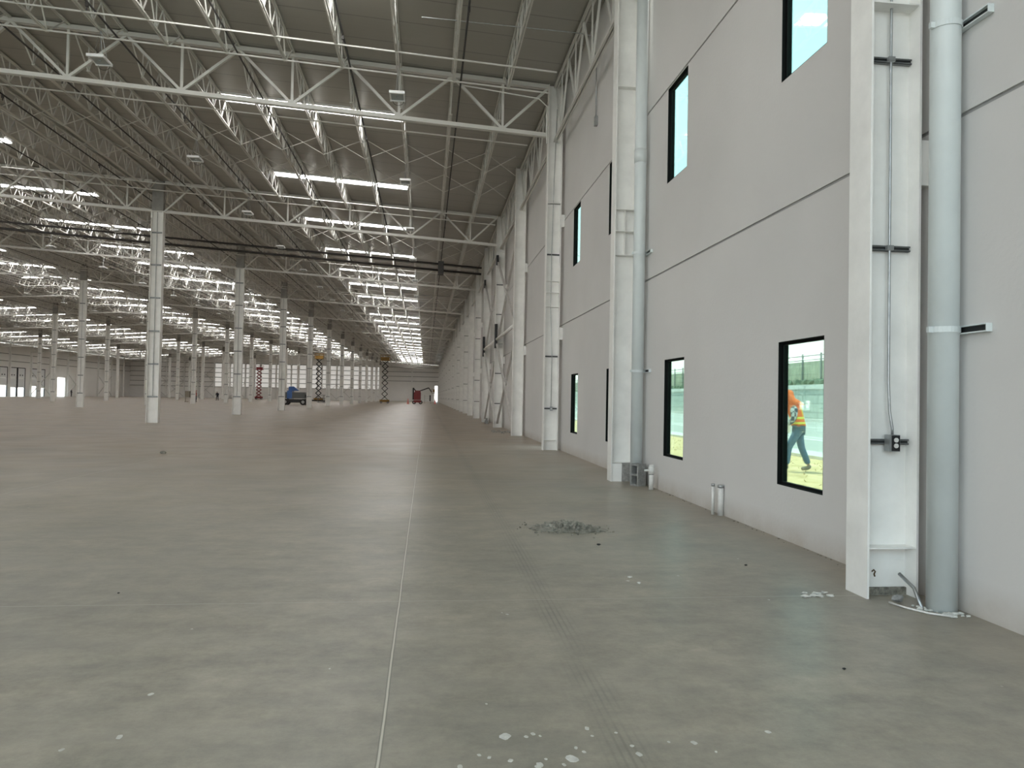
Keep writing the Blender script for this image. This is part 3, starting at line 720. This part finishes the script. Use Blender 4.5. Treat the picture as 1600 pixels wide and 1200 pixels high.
for n_, (dist, j, s, i, x, y, z) in enumerate(cand):
    if n_ < 300 and dist < 1e8:
        lab = '%s bar joist from the right, %s roof bay from camera, %s' % (nth(i+1), nth(j+1), SPN[s])
        if n_ < 70:
            o = empty('bar_joist', (x, y, z)); inst('top_chord', jt, o); inst('bottom_chord', jb, o); inst('webbing', jw, o)
        else: o = inst('bar_joist', jf, None, (x, y, z))
        tag(o, lab, 'joist', 'bar joists of the %s roof bay, aisle %s' % (nth(j+1), SPN[s]))
    else:
        rest.add([(vx+x, vy+y, vz+z) for vx, vy, vz in full.v], full.f)
tag(rest.build('distant_bar_joists', M['joist']), 'distant maze of white bar joists under the far roof', 'joist', None, 'stuff')

# ------------------------------------------------------------------ bridging between joists
brm = {}
def bridging(s, kind):
    xs = JX[s]; x0 = SPANS[s][0]-.2 if s == 0 else SPANS[s][0]; q = MB()
    pts = [x0] + xs
    for a, b in zip(pts[:-1], pts[1:]):
        if kind == 'bar': q.bar((a, 0, tz(a)+.045-JD-.02), (b, 0, tz(b)+.045-JD-.02), .038)
        elif kind == 'cross':
            q.bar((a, 0, tz(a)), (b, 0, tz(b)-JD), .022); q.bar((a, .04, tz(a)-JD), (b, .04, tz(b)), .022)
    return q.mesh('bridging_' + kind, M['joist'])
for s in range(5): brm[s, 'bar'] = bridging(s, 'bar'); brm[s, 'cross'] = bridging(s, 'cross')
for j, y in enumerate(BY[:9]):
    for s in range(5):
        for n_, (off, kind) in enumerate(((3.15, 'bar'), (6.6, 'cross'), (10.0, 'cross'), (13.78, 'bar'), (15.15, 'bar'))):
            if j == 0 and off < 9: continue
            o = inst('bridging_angle' if kind == 'bar' else 'cross_bridging', brm[s, kind], None, (0, y+off, 0))
            tag(o, '%s line of %s bridging, %s roof bay from the camera, aisle %s' % (nth(n_+1), 'straight' if kind == 'bar' else 'crossed', nth(j+1), SPN[s]), 'bridging', 'joist bridging in the aisle ' + SPN[s])

# ------------------------------------------------------------------ edge trusses along the right wall
def edge_meshes():
    zt_, zb = tz(3.74)-.02, 9.38; a, b = .16, HB-.16; t = MB(); bo = MB(); wv = MB()
    for dx in (-.04, .04):
        t.bar((3.74+dx, a, zt_), (3.74+dx, b, zt_), .05, .09); bo.bar((3.74+dx, a, zb), (3.74+dx, b, zb), .05, .08)
    n = 4; st = (b-a)/n
    for i in range(n):
        y = a+st*i; wv.bar((3.74, y, zt_), (3.74, y+st/2, zb), .05); wv.bar((3.74, y+st/2, zb), (3.74, y+st, zt_), .05); wv.bar((3.74, y+st/2, zb), (3.74, y+st/2, zt_), .035)
    return [('top_chord', t.mesh('top_chord', M['joist'])), ('bottom_chord', bo.mesh('bottom_chord', M['joist'])), ('webbing', wv.mesh('webbing', M['joist']))]
em = edge_meshes()
for k in range(26):
    e = empty('edge_truss', (0, 5.71+HB*k, 0))
    for nm, me in em: inst(nm, me, e)
    tag(e, '%s white truss from the camera running along the top of the right wall' % nth(k+1), 'truss', 'trusses along the top of the right wall')

# ------------------------------------------------------------------ skylights
SY = [17.8, 26.3, 35.1, 43.8, 52.5, 60.8, 68.6, 77.1] + [77.1+8.23*k for k in range(1, 18)]
def sheet(xa, xb, zoff, th, wy):
    pts = [xa] + ([RIDGE] if xb < RIDGE < xa else []) + [xb]; q = MB()
    for a, b in zip(pts[:-1], pts[1:]):
        za, zb = tz(a)+zoff, tz(b)+zoff
        q.add([(a,-wy,za-th),(b,-wy,zb-th),(b,wy,zb-th),(a,wy,za-th),(a,-wy,za),(b,-wy,zb),(b,wy,zb),(a,wy,za)], [(0,3,2,1),(4,5,6,7),(0,1,5,4),(1,2,6,5),(2,3,7,6),(3,0,4,7)])
    return q
for s in range(5):
    xa, xb = (-1.0, -7.15) if s == 0 else (SPANS[s][0]-4.95, SPANS[s][0]-11.7)
    sm = sheet(xa, xb, .10, .03, .31).mesh('skylight', M['skylight'])
    kb = MB(); 
    for wy in (-.36, .36):
        c_ = sheet(xa+.05, xb-.05, .10, .05, .05); kb.add([(vx, vy+wy, vz) for vx, vy, vz in c_.v], c_.f)
    km = kb.mesh('curb', M['fixture'])
    for j, y in enumerate([9.5, 1.2, -7] + SY):
        if j < 3 and s > 2: continue
        dy = 0 if (s == 0 or j < 3) else -.6
        o = inst('skylight', sm, None, (0, y+dy, 0)); 
        if 3 <= j < 9: inst('curb', km, o)
        tag(o, ('%s bright roof skylight strip from the camera, aisle %s' % (nth(j-2), SPN[s])) if j > 2 else '%s roof skylight strip back towards the camera, aisle %s' % (('first', 'second', 'third')[j], SPN[s]), 'skylight', 'roof skylights of the aisle ' + SPN[s] if j > 2 else 'roof skylights outside the frame')

# ------------------------------------------------------------------ high-bay lamps (switched off)
hb = MB().box(-.21, .21, -.03, .03, 0, .075).box(-.21, .21, .52, .58, 0, .075).box(-.21, -.17, .03, .52, .02, .075).box(.17, .21, .03, .52, .02, .075).box(-.17, .17, .03, .52, .05, .075).mesh('housing', M['fixture'])
ls = MB().box(-.165, .165, .035, .515, .025, .045).mesh('lens', M['lens'])
sn = MB().tube([(0, .27, .022), (0, .27, .0)], .035, 12).mesh('sensor', M['lens'])
for s in range(4):
    xs = (JX[0][2], JX[0][7]) if s == 0 else (JX[s][2], JX[s][7])
    for c_, x in enumerate(xs):
        L_ = 11.33-JD-9.78+.03
        zf = 9.78 + (tz(x)-11.33)
        cb = MB()
        for yy in (.0, .55): cb.bar((-.03, yy, .075), (0, .27, L_), .008).bar((.10, yy, .075), (.02, .27, L_), .008)
        cbm = cb.mesh('hanging_cable', M['galv'])
        lp = MB().tube([(.15*math.cos(t)+.02, .5, -.01+.12*math.sin(t)) for t in [PI+PI*k/8 for k in range(9)]], .006, 5).mesh('cord_loop', M['black'])
        for j in range(13):
            y = 20.2+8.15*j
            e = empty('high_bay_light', (x, y, zf)); inst('housing', hb, e); inst('lens', ls, e)
            if j < 6: inst('sensor', sn, e); inst('cord_loop', lp, e)
            inst('hanging_cable', cbm, e)
            tag(e, '%s white hanging lamp from the camera, %s row from the right' % (nth(j+1), nth(2*s+c_+1)), 'lamp', 'high bay lamps hung from the joists')

# ------------------------------------------------------------------ sprinkler pipes
spx = [.80, -2.30, -5.35, -8.48, -11.45, -14.35]
while spx[-1] > -82: spx.append(spx[-1]-3.02)
hd = MB().box(-.03, .03, -.04, .04, -.12, -.02).box(-.012, .012, -.012, .012, -.20, -.12).mesh('sprinkler_head', M['firepipe'])
for k, x in enumerate(spx):
    z = tz(x)-.66; q = MB().tube([(x, 2, z), (x, 226, z)], .026 if k < 8 else .022, 6)
    o = q.build('sprinkler_pipe', M['firepipe'], None, True)
    if k < 8:
        for i in range(5): inst('sprinkler_head', hd, o, (x, 16.9+7.4*i+(k % 2)*2.2, z))
    tag(o, '%s dark sprinkler branch pipe from the right, running away under the joists' % nth(k+1), 'pipe', 'sprinkler branch pipes under the joists')
for n_, (y, dz, r) in enumerate(((47.6, -1.14, .06), (48.0, -1.62+.14, .075))):
    pts = [(3.4, y, tz(3.4)+dz), (RIDGE, y, tz(RIDGE)+dz), (-84, y, tz(-84)+dz)]
    tag(MB().tube(pts, r, 8).build('sprinkler_main', M['firepipe'], None, True), '%s of two dark pipes crossing the whole hall under the roof' % ('upper', 'lower')[n_], 'pipe', 'sprinkler mains crossing the hall')
q = MB().box(.60, .95, 47.45, 48.2, 9.45, 10.25).build('valve_box', M['firepipe']); tag(q, 'dark square box where the crossing pipes meet, right of the skylights', 'valve box')

# ------------------------------------------------------------------ machines
def wheel(par, x, y, r, w_, rim=True):
    o = MB().tube([(x, y-w_/2, r), (x, y-w_*.42, r), (x, y+w_*.42, r), (x, y+w_/2, r)], r, 20, radii=[r*.86, r, r, r*.86]).build('wheel', M['rubber'], par, False)
    if rim:
        for s in (-1, 1): MB().tube([(x, y+s*w_*.50, r), (x, y+s*(w_*.5+.012), r)], r*.5, 14).build('rim', M['rim'], o)
    return o
def rails(q, x0, x1, y0, y1, z0, h, w_=.04, nx=3):
    for z in (z0+h, z0+h*.5):
        q.bar((x0,y0,z),(x1,y0,z),w_).bar((x1,y0,z),(x1,y1,z),w_).bar((x1,y1,z),(x0,y1,z),w_).bar((x0,y1,z),(x0,y0,z),w_)
    for i in range(nx):
        x = x0+(x1-x0)*i/(nx-1); q.bar((x,y0,z0),(x,y0,z0+h),w_).bar((x,y1,z0),(x,y1,z0+h),w_)
def scissor(loc, H, base, stack, plat, label, rz=0., n=7, L_=1.7, W_=1.2, worker=False):
    e = empty('scissor_lift', loc, rz); hl, hw = L_/2+.15, W_/2
    MB().box(-hl, hl, -hw+.12, hw-.12, .28, .75).box(-hl+.2, hl-.2, -hw, hw, .42, .70).build('chassis', base, e)
    for x in (-hl+.3, hl-.3):
        for y in (-hw+.08, hw-.08): wheel(e, x, y, .22, .18)
    z0 = .78; st = (H-1.2-z0)/n; q = MB(); r = MB()
    for i in range(n):
        a, b = z0+st*i, z0+st*(i+1)
        for y in (-hw+.15, hw-.15):
            q.bar((-L_*.36, y, a), (L_*.36, y, b), .11, .13); q.bar((L_*.36, y+.06, a), (-L_*.36, y+.06, b), .11, .13)
        for x in (-L_*.36, L_*.36): q.bar((x, -hw+.1, b), (x, hw-.1, b), .10)
    q.build('scissor_arms', stack, e)
    q = MB().box(-hl, hl, -hw, hw, H-1.2, H-1.05); rails(q, -hl, hl, -hw, hw, H-1.05, 1.05, .06); q.box(-hl+.1, hl-.2, -hw-.02, -hw+.02, H-1.05, H-.45); q.build('platform', plat, e)
    tag(e, label, 'scissor lift', 'raised scissor lifts'); return e
scissor((-25.05, 177, 0), 11.1, M['yellow'], M['black'], M['yellow'], 'raised scissor lift with yellow platform standing between the inner columns', .25, 8)
scissor((-8.65, 157, 0), 10.1, M['yellow'], M['black'], M['yellow'], 'raised scissor lift with yellow base standing alone left of the red boom lift', .05, 7)
scissor((-45.3, 208, 0), 9.2, M['red'], M['red'], M['red'], 'raised dark red scissor lift farthest away before the far wall', .4, 8)

def boom_red(loc):
    e = empty('boom_lift', loc, 0)
    MB().box(-.75, .75, -1.1, 1.1, .35, .8).build('chassis', M['red'], e)
    for x in (-.65, .65):
        for y in (-.9, .9): wheel(e, x, y, .38, .3)
    MB().box(-.7, .68, -.8, .8, .85, 2.4).box(-.55, .6, -.7, .7, 2.4, 2.75).build('engine_cover', M['red'], e)
    MB().box(-.98, -.70, -.35, .35, .9, 3.3).bar((-.84, 0, 3.2), (-.3, 0, 2.6), .22).build('counterweight', M['black'], e)
    a = MB().bar((.4, 0, 2.65), (2.25, 0, 3.35), .16, .20).bar((2.25, 0, 3.35), (2.85, 0, 2.45), .14, .18); a.build('boom', M['black'], e)
    q = MB().box(2.8, 3.9, -.5, .5, 2.25, 2.33); rails(q, 2.8, 3.9, -.5, .5, 2.33, .75, .05); q.box(3.1, 3.5, -.5, -.42, 2.5, 3.0); q.build('basket', M['yellow'], e)
    tag(e, 'red boom lift with folded black arm in front of the far wall', 'boom lift'); return e
boom_red((-1.75, 151, 0))
def boom_blue(loc):
    e = empty('boom_lift', loc, 0)
    MB().box(-.9, 1.3, -.9, .9, .35, .85).bar((-1.3, 0, .5), (1.6, 0, .55), .3, .35).build('chassis', M['black'], e)
    for x in (-1.15, 1.35):
        for y in (-.95, .95): wheel(e, x, y, .45, .35)
    MB().box(-1.7, 1.5, -.8, .8, .95, 1.85).build('engine_cover', M['greymach'], e)
    MB().box(-.95, -.25, -.83, .83, .9, 2.05).build('blue_turret', M['blue'], e)
    MB().add([(-.85,-.25,2.05),(.65,-.25,2.05),(.65,.25,2.05),(-.85,.25,2.05),(-.85,-.25,2.72),(-.15,-.25,2.75),(-.15,.25,2.75),(-.85,.25,2.72)], [(0,3,2,1),(4,5,6,7),(0,1,5,4),(1,2,6,5),(2,3,7,6),(3,0,4,7)]) 
    q = MB(); q.add([(-.85,-.25,2.05),(.65,-.25,2.05),(.65,.25,2.05),(-.85,.25,2.05),(-.85,-.25,2.62),(-.15,-.25,2.68),(-.15,.25,2.68),(-.85,.25,2.62)], [(0,3,2,1),(4,5,6,7),(0,1,5,4),(1,2,6,5),(2,3,7,6),(3,0,4,7)]); q.build('boom_head', M['blue'], e)
    MB().bar((1.3, 0, 1.55), (2.2, 0, .75), .28, .34).bar((2.2, 0, .72), (4.3, 0, .62), .16, .2).build('boom', M['black'], e)
    q = MB().box(3.3, 4.9, -.5, .5, .38, .46); rails(q, 3.3, 4.9, -.5, .5, .46, 1.05, .05); q.build('basket', M['greymach'], e)
    tag(e, 'blue and grey boom lift with big tyres behind the inner columns', 'boom lift'); return e
boom_blue((-18.9, 110, 0))
# clutter by the far right corner
e = empty('storage_cart', (1.9, 190, 0)); e.location = (.35, 168, 0)
MB().box(-.7, .7, -.4, .4, .5, .56).box(-.7, .7, -.4, .4, 1.1, 1.15).box(-.7, .7, -.4, .4, 1.6, 1.65).build('shelf', M['pvc'], e)
q = MB()
for x in (-.68, .68):
    for y in (-.38, .38): q.box(x-.02, x+.02, y-.02, y+.02, .0, 1.9)
q.build('upright', M['greymach'], e); MB().box(.40, .66, -.41, .38, .56, 1.9).build('dark_panel', M['black'], e); MB().box(.76, .96, -.3, .3, .5, 1.85).build('white_panel', M['paper'], e)
tag(e, 'low shelved cart with black and white panels right of the red boom lift', 'cart')
for i, x in enumerate((-3.6, 1.9)):
    q = MB().tube([(0,0,0),(0,0,.05)], .3, 4).tube([(0,0,.05),(0,0,1.1)], .2, 14, radii=[.24, .05]).build('traffic_cone', M['pinkplastic']); q.location = (x, 150+i*8, 0)
    tag(q, ('faded pink cone left of the red boom lift', 'faded pink cone right of the red boom lift')[i], 'cone', 'cones near the far wall')
q = MB().box(-.35, .35, -.3, .3, 0, .7).box(-.3, .3, -.25, .25, .7, .95).build('waste_bin', M['black']); q.location = (-63.5, 182, 0); tag(q, 'small black bin far off before the braced far wall', 'bin')

# ------------------------------------------------------------------ people
def skinned(name, nodes, edges, material, parent, lv=2):
    keys = list(nodes); me = bpy.data.meshes.new(name); me.from_pydata([nodes[k][0] for k in keys], [(keys.index(a), keys.index(b)) for a, b in edges], [])
    me.materials.append(material); o = bpy.data.objects.new(name, me); C.objects.link(o); o.parent = parent
    md = o.modifiers.new('skin', 'SKIN'); md.use_smooth_shade = True
    for i, k in enumerate(keys):
        r = nodes[k][1]; me.skin_vertices[0].data[i].radius = r if isinstance(r, tuple) else (r, r); me.skin_vertices[0].data[i].use_root = (i == 0)
    s_ = o.modifiers.new('smooth', 'SUBSURF'); s_.levels = lv; s_.render_levels = lv
    return o
def loft(rings, n=20):
    q = MB(); vs = []; fs = []
    for (cx, cy, cz, rx, ry) in rings:
        for k in range(n):
            t = 2*PI*k/n; vs.append((cx+rx*math.cos(t), cy+ry*math.sin(t), cz))
    for i in range(len(rings)-1):
        for k in range(n): fs.append((i*n+k, i*n+(k+1) % n, (i+1)*n+(k+1) % n, (i+1)*n+k))
    fs.append(tuple(range(n))[::-1]); fs.append(tuple((len(rings)-1)*n+k for k in range(n))); q.add(vs, fs); return q
def person(loc, rz, pose, mats, label, scale=1.0, near=False):
    e = empty('person', loc, rz); e.scale = (scale,)*3
    P = {k: Vector(v) for k, v in pose.items()}
    R = dict(pelvis=.11, waist=.10, chest=.13, neckb=.06, neck=.05, head=.085, crown=.07)
    nodes = {k: (P[k], R[k]) for k in ('pelvis', 'waist', 'chest', 'neckb', 'neck', 'head', 'crown')}
    edges = [('pelvis','waist'),('waist','chest'),('chest','neckb'),('neckb','neck'),('neck','head'),('head','crown')]
    for s in 'lr':
        for k, r, pa in (('sh', .045, 'chest'), ('el', .036, None), ('wr', .026, None), ('hip', .08, 'pelvis'), ('kn', .055, None), ('an', .036, None), ('toe', .028, None)):
            nodes[k+s] = (P[k+s], r)
        edges += [('chest','sh'+s),('sh'+s,'el'+s),('el'+s,'wr'+s),('pelvis','hip'+s),('hip'+s,'kn'+s),('kn'+s,'an'+s),('an'+s,'toe'+s)]
        f = (P['wr'+s]-P['el'+s]).normalized(); pm = P['wr'+s]+f*.06; nodes['pm'+s] = (pm, .028); edges.append(('wr'+s, 'pm'+s))
        if near:
            sd = f.cross(Vector((0, 1, 0))).normalized(); lat = Vector((0, 1 if s == 'l' else -1, 0))
            for i, (o_, ln) in enumerate(((-.03, .075), (-.01, .085), (.01, .08), (.03, .062))):
                a = pm + sd*o_ + f*.03; b = a + f*ln*.5 - lat*.012; c = b + f*ln*.42 - lat*.03
                nodes['f%d%s' % (i, s)] = (a, .011); nodes['g%d%s' % (i, s)] = (b, .009); nodes['h%d%s' % (i, s)] = (c, .008)
                edges += [('pm'+s, 'f%d%s' % (i, s)), ('f%d%s' % (i, s), 'g%d%s' % (i, s)), ('g%d%s' % (i, s), 'h%d%s' % (i, s))]
            a = P['wr'+s]+f*.03+sd*-.035-lat*.01; b = a+f*.04-lat*.02; nodes['t0'+s] = (a, .012); nodes['t1'+s] = (b, .009); edges += [('pm'+s, 't0'+s), ('t0'+s, 't1'+s)]
    body = skinned('body', nodes, edges, M['skin'], e, 2 if near else 1)
    hc = (P['head']+P['crown'])/2; fd = (P['fd'] if 'fd' in P else Vector((1, 0, -.2))).normalized()
    MB().blob(P['head']+fd*.085+Vector((0,0,.0)), (.02, .014, .022), 1, 6, 4, .05).build('nose', M['skin'], body)
    for s in (-1, 1):
        MB().blob(P['head']+fd*.078+Vector((0, s*.032, .028)), (.008, .011, .007), 1, 6, 4, 0).build('eye', M['black'], body)
        MB().blob(P['head']+Vector((0, s*.085, .01)), (.02, .012, .03), 1, 6, 4, 0).build('ear', M['skin'], body)
    MB().blob(P['head']+fd*.078+Vector((0, 0, -.035)), (.006, .024, .005), 1, 6, 4, 0).build('mouth', M['maroon'], body)
    # trousers
    tn = {'pelvis': (P['pelvis']+Vector((0,0,.03)), .135)}; te = []
    for s in 'lr':
        tn['hip'+s] = (P['hip'+s], .105); tn['kn'+s] = (P['kn'+s], .078); tn['cf'+s] = (P['kn'+s].lerp(P['an'+s], .92), .068)
        te += [('pelvis','hip'+s),('hip'+s,'kn'+s),('kn'+s,'cf'+s)]
    skinned('trousers', tn, te, mats['legs'], e)
    for s in 'lr':
        a = P['an'+s]; t_ = P['toe'+s]
        bn = {'an': (a+Vector((0,0,.04)), .055), 'heel': (a+Vector((-.01,0,-.035)), .052), 'mid': (a.lerp(t_, .55)+Vector((0,0,-.005)), .048), 'toe': (t_+Vector((.02,0,.012)), .042)}
        skinned('boot', bn, [('an','heel'),('heel','mid'),('mid','toe')], mats['boot'], e)
    pv, wa, ch, nb = P['pelvis'], P['waist'], P['chest'], P['neckb']
    shirt = loft([(pv.x, 0, pv.z-.10, .135, .175), (pv.x, 0, pv.z, .135, .175), (wa.x, 0, wa.z, .13, .17), (ch.x, 0, ch.z-.03, .145, .185), (ch.x+.01, 0, ch.z+.09, .12, .17), (nb.x, 0, nb.z+.01, .065, .075)])
    shirt.build('shirt', mats['shirt'], e, True)
    for s in 'lr':
        skinned('sleeve', {'a': (P['sh'+s]+Vector((0, -.02 if s == 'l' else .02, .005)), .098), 'b': (P['el'+s], .066), 'c': (P['el'+s].lerp(P['wr'+s], .85), .045)}, [('a','b'),('b','c')], mats['shirt'], e)
    if mats.get('vest'):
        v = loft([(pv.x+.0, 0, pv.z+.02, .150, .190), (wa.x, 0, wa.z, .145, .185), (ch.x, 0, ch.z-.03, .160, .200), (ch.x+.01, 0, ch.z+.10, .135, .165), (nb.x, 0, nb.z+.0, .08, .09)]).build('vest', mats['vest'], e, True)
        for z, c_, rx, ry in ((pv.z+.09, pv.lerp(wa, .5).x, .152, .192), (wa.z+.03, wa.x+.01, .152, .192)):
            loft([(c_, 0, z-.025, rx, ry), (c_, 0, z+.025, rx, ry)]).build('reflective_band', M['limestripe'], v, True)
        for sy in (-.10, .10):
            MB().bar((ch.x-.145, sy, wa.z+.05), (ch.x-.11, sy*.9, ch.z+.12), .05, .02).build('reflective_band', M['limestripe'], v)
    if mats.get('hat'):
        h = P['crown']; z = P['head'].z
        hm = loft([(h.x+.0, 0, z+.035, .135, .122), (h.x, 0, z+.05, .125, .112), (h.x-.01, 0, z+.10, .115, .10), (h.x-.01, 0, z+.145, .075, .068), (h.x-.01, 0, z+.16, .02, .02)]).build('hard_hat', mats['hat'], e, True)
        if mats.get('flap'):
            loft([(ch.x-.03, 0, nb.z-.03, .17, .17), (nb.x-.03, 0, nb.z+.06, .13, .13), (P['head'].x-.035, 0, z-.02, .11, .112), (h.x-.02, 0, z+.05, .115, .112)]).build('neck_shade', mats['flap'], e, True)
    tag(e, label, 'person'); return e
walk = dict(pelvis=(0,0,.95), waist=(.03,0,1.12), chest=(.08,0,1.32), neckb=(.14,0,1.46), neck=(.18,0,1.51), head=(.225,0,1.60), crown=(.235,0,1.665), fd=(1,0,-.45),
            shl=(.10,.18,1.40), ell=(.10,.25,1.13), wrl=(.26,.17,.96), shr=(.10,-.18,1.40), elr=(.06,-.25,1.13), wrr=(.24,-.19,.95),
            hipl=(0,.09,.90), knl=(.20,.10,.52), anl=(.24,.10,.10), toel=(.40,.10,.035), hipr=(0,-.09,.90), knr=(-.06,-.10,.51), anr=(-.22,-.10,.11), toer=(-.07,-.10,.035))
stand = dict(pelvis=(0,0,.95), waist=(0,0,1.12), chest=(.01,0,1.34), neckb=(.02,0,1.48), neck=(.03,0,1.54), head=(.05,0,1.62), crown=(.05,0,1.69), fd=(1,0,0),
            shl=(0,.19,1.42), ell=(-.02,.25,1.14), wrl=(.12,.24,.93), shr=(0,-.19,1.42), elr=(-.02,-.25,1.14), wrr=(.10,-.24,.92),
            hipl=(0,.09,.90), knl=(.03,.11,.50), anl=(-.02,.13,.09), toel=(.14,.15,.035), hipr=(0,-.09,.90), knr=(.05,-.11,.50), anr=(.0,-.13,.09), toer=(.16,-.15,.035))
wk = person((8.49, 16.08, 0), math.atan2(.45, -.89), walk, dict(legs=M['jeans'], boot=M['boot'], shirt=M['plaid'], vest=M['orange'], hat=M['orange'], flap=M['orange']),
            'person outside the near window in orange vest, plaid shirt and jeans, head bowed, holding paper', 1.06, True)
pp = MB(); pp.add([(-.15,-.11,0),(.15,-.11,0),(.15,.11,0),(-.15,.11,0),(-.15,-.11,.004),(.15,-.11,.004),(.15,.11,.004),(-.15,.11,.004)], [(0,3,2,1),(4,5,6,7),(0,1,5,4),(1,2,6,5),(2,3,7,6),(3,0,4,7)])
po = pp.build('paper_sheet', M['paper']); po.rotation_euler = (math.radians(78), 0, math.atan2(.45, -.89)+.15); 
po.location = wk.matrix_basis @ Vector((.30, .235, .93)); tag(po, 'white paper sheet held at hip height by the person outside', 'paper')
person((-36.8, 124, 0), .3, stand, dict(legs=M['darkcloth'], boot=M['black'], shirt=M['maroon'], vest=None, hat=M['maroon']), 'person in dark clothes and dull red top standing between the inner columns', 1.06)
bx = MB().box(-.38, .30, -.3, .3, .75, 1.75).box(-.5, .1, -.06, .06, 0, .08).box(-.40, -.34, -.05, .05, .08, .75).build('tool_cart', M['boot']); bx.location = (-38.1, 124.3, 0); tag(bx, 'brown box on a stand beside the person between the inner columns', 'box')
person((-41.0, 152, 0), 2.2, walk, dict(legs=M['darkcloth'], boot=M['black'], shirt=M['darkcloth'], vest=None, hat=M['paper']), 'person in dark clothes walking just left of an inner column', 1.06)
person((-90.2+1.2, 195, 0), 0, stand, dict(legs=M['darkcloth'], boot=M['black'], shirt=M['darkcloth'], vest=None, hat=None), 'person in dark clothes standing far left near the bright open door', 1.05).location = (-82.6, 184, 0)

# ------------------------------------------------------------------ outside
q = MB().box(WX+.25, 10.9, -30, 260, -.25, -.01).build('floor_outside_grass', M['grass']); q.name = 'dry_grass_strip'; struct(q, 'dry yellow grass strip outside the windows')
q = MB()
rnd = random.Random(11)
for i in range(900):
    x, y = rnd.uniform(4.6, 10.7), rnd.uniform(8, 34); h_ = rnd.uniform(.01, .04); a = rnd.uniform(0, 2*PI)
    q.bar((x, y, -.01), (x+.04*math.cos(a), y+.04*math.sin(a), h_), .012)
tag(q.build('dry_grass_tufts', M['grass']), 'dry grass blades on the strip outside the near window', 'grass', None, 'stuff')
q = MB().box(10.9, 12.0, -30, 260, -.25, .08).build('pavement_kerb', M['kerb']); struct(q, 'white kerb between grass and road')
q = MB().box(12.0, 33.8, -30, 260, -.25, -.02).build('road', M['road']); struct(q, 'pale road outside')
for x in (16.5, 17.6, 25.0): struct(MB().box(x, x+.5, -30, 260, -.019, -.012).build('road_stripe', M['kerb']), 'pale stripe along the road')
q = MB().box(33.0, 33.9, -30, 260, -.02, .22).build('far_kerb', M['kerb']); struct(q, 'pale kerb at the foot of the retaining wall')
e = empty('retaining_wall', (34, 0, 0)); MB().box(0, .6, -30, 320, -.2, 2.85).build('block_face', M['blocks'], e); MB().box(-.12, .8, -30, 320, 2.85, 3.25).build('wall_cap', M['cap'], e)
tag(e, 'pale segmental block retaining wall across the road outside', 'wall')
q = MB().box(34.9, 37.5, -30, 320, -.2, 3.2).build('terrace', M['grass']); struct(q, 'raised ground behind the retaining wall')
q = MB(); rnd = random.Random(3)
for i in range(420): 
    y = rnd.uniform(45, 190); q.blob((rnd.uniform(35.5, 36.0), y, 3.3), (.35, .5, rnd.uniform(.3, .6)), i, 7, 4, .4)
tag(q.build('planting_row', M['bush']), 'low grey-green planting on top of the retaining wall', 'plants', None, 'stuff')
e = empty('boundary_fence', (36.6, 0, 0)); q = MB()
q.box(0, .06, 40, 300, 3.2, 5.6); 
for i in range(866): q.box(-.05, 0, 40.1+i*.3, 40.22+i*.3, 3.2, 5.6)
q.build('sheet_panel', M['fencepanel'], e)
q = MB().bar((-.1, 40, 6.15), (-.1, 300, 6.15), .07).bar((-.1, 40, 5.75), (-.1, 300, 5.75), .06).build('top_rail', M['fencepost'], e)
for i in range(60): MB().box(-.16, -.04, 41.2+i*3.4, 41.34+i*3.4, 3.2, 6.35).build('post', M['fencepost'], e)
tag(e, 'pale vertical sheet fence with grey posts and rails above the retaining wall', 'fence')
q = MB().box(-100, 120, -120, Y0-.01, -.3, -.03).build('added_ground', M['road']); struct(q, 'added unseen ground behind the camera, blocking sky light from below')  # unseen ground added so no sky light enters from below
q = MB().box(XL-60, XL-.2, -40, 300, -.3, -.03).build('dock_yard', M['road']); struct(q, 'sunlit dock yard beyond the left wall')
q = MB().box(XL, 60, YF+.2, YF+60, -.3, -.03).build('rear_yard', M['road']); struct(q, 'sunlit yard beyond the far wall')
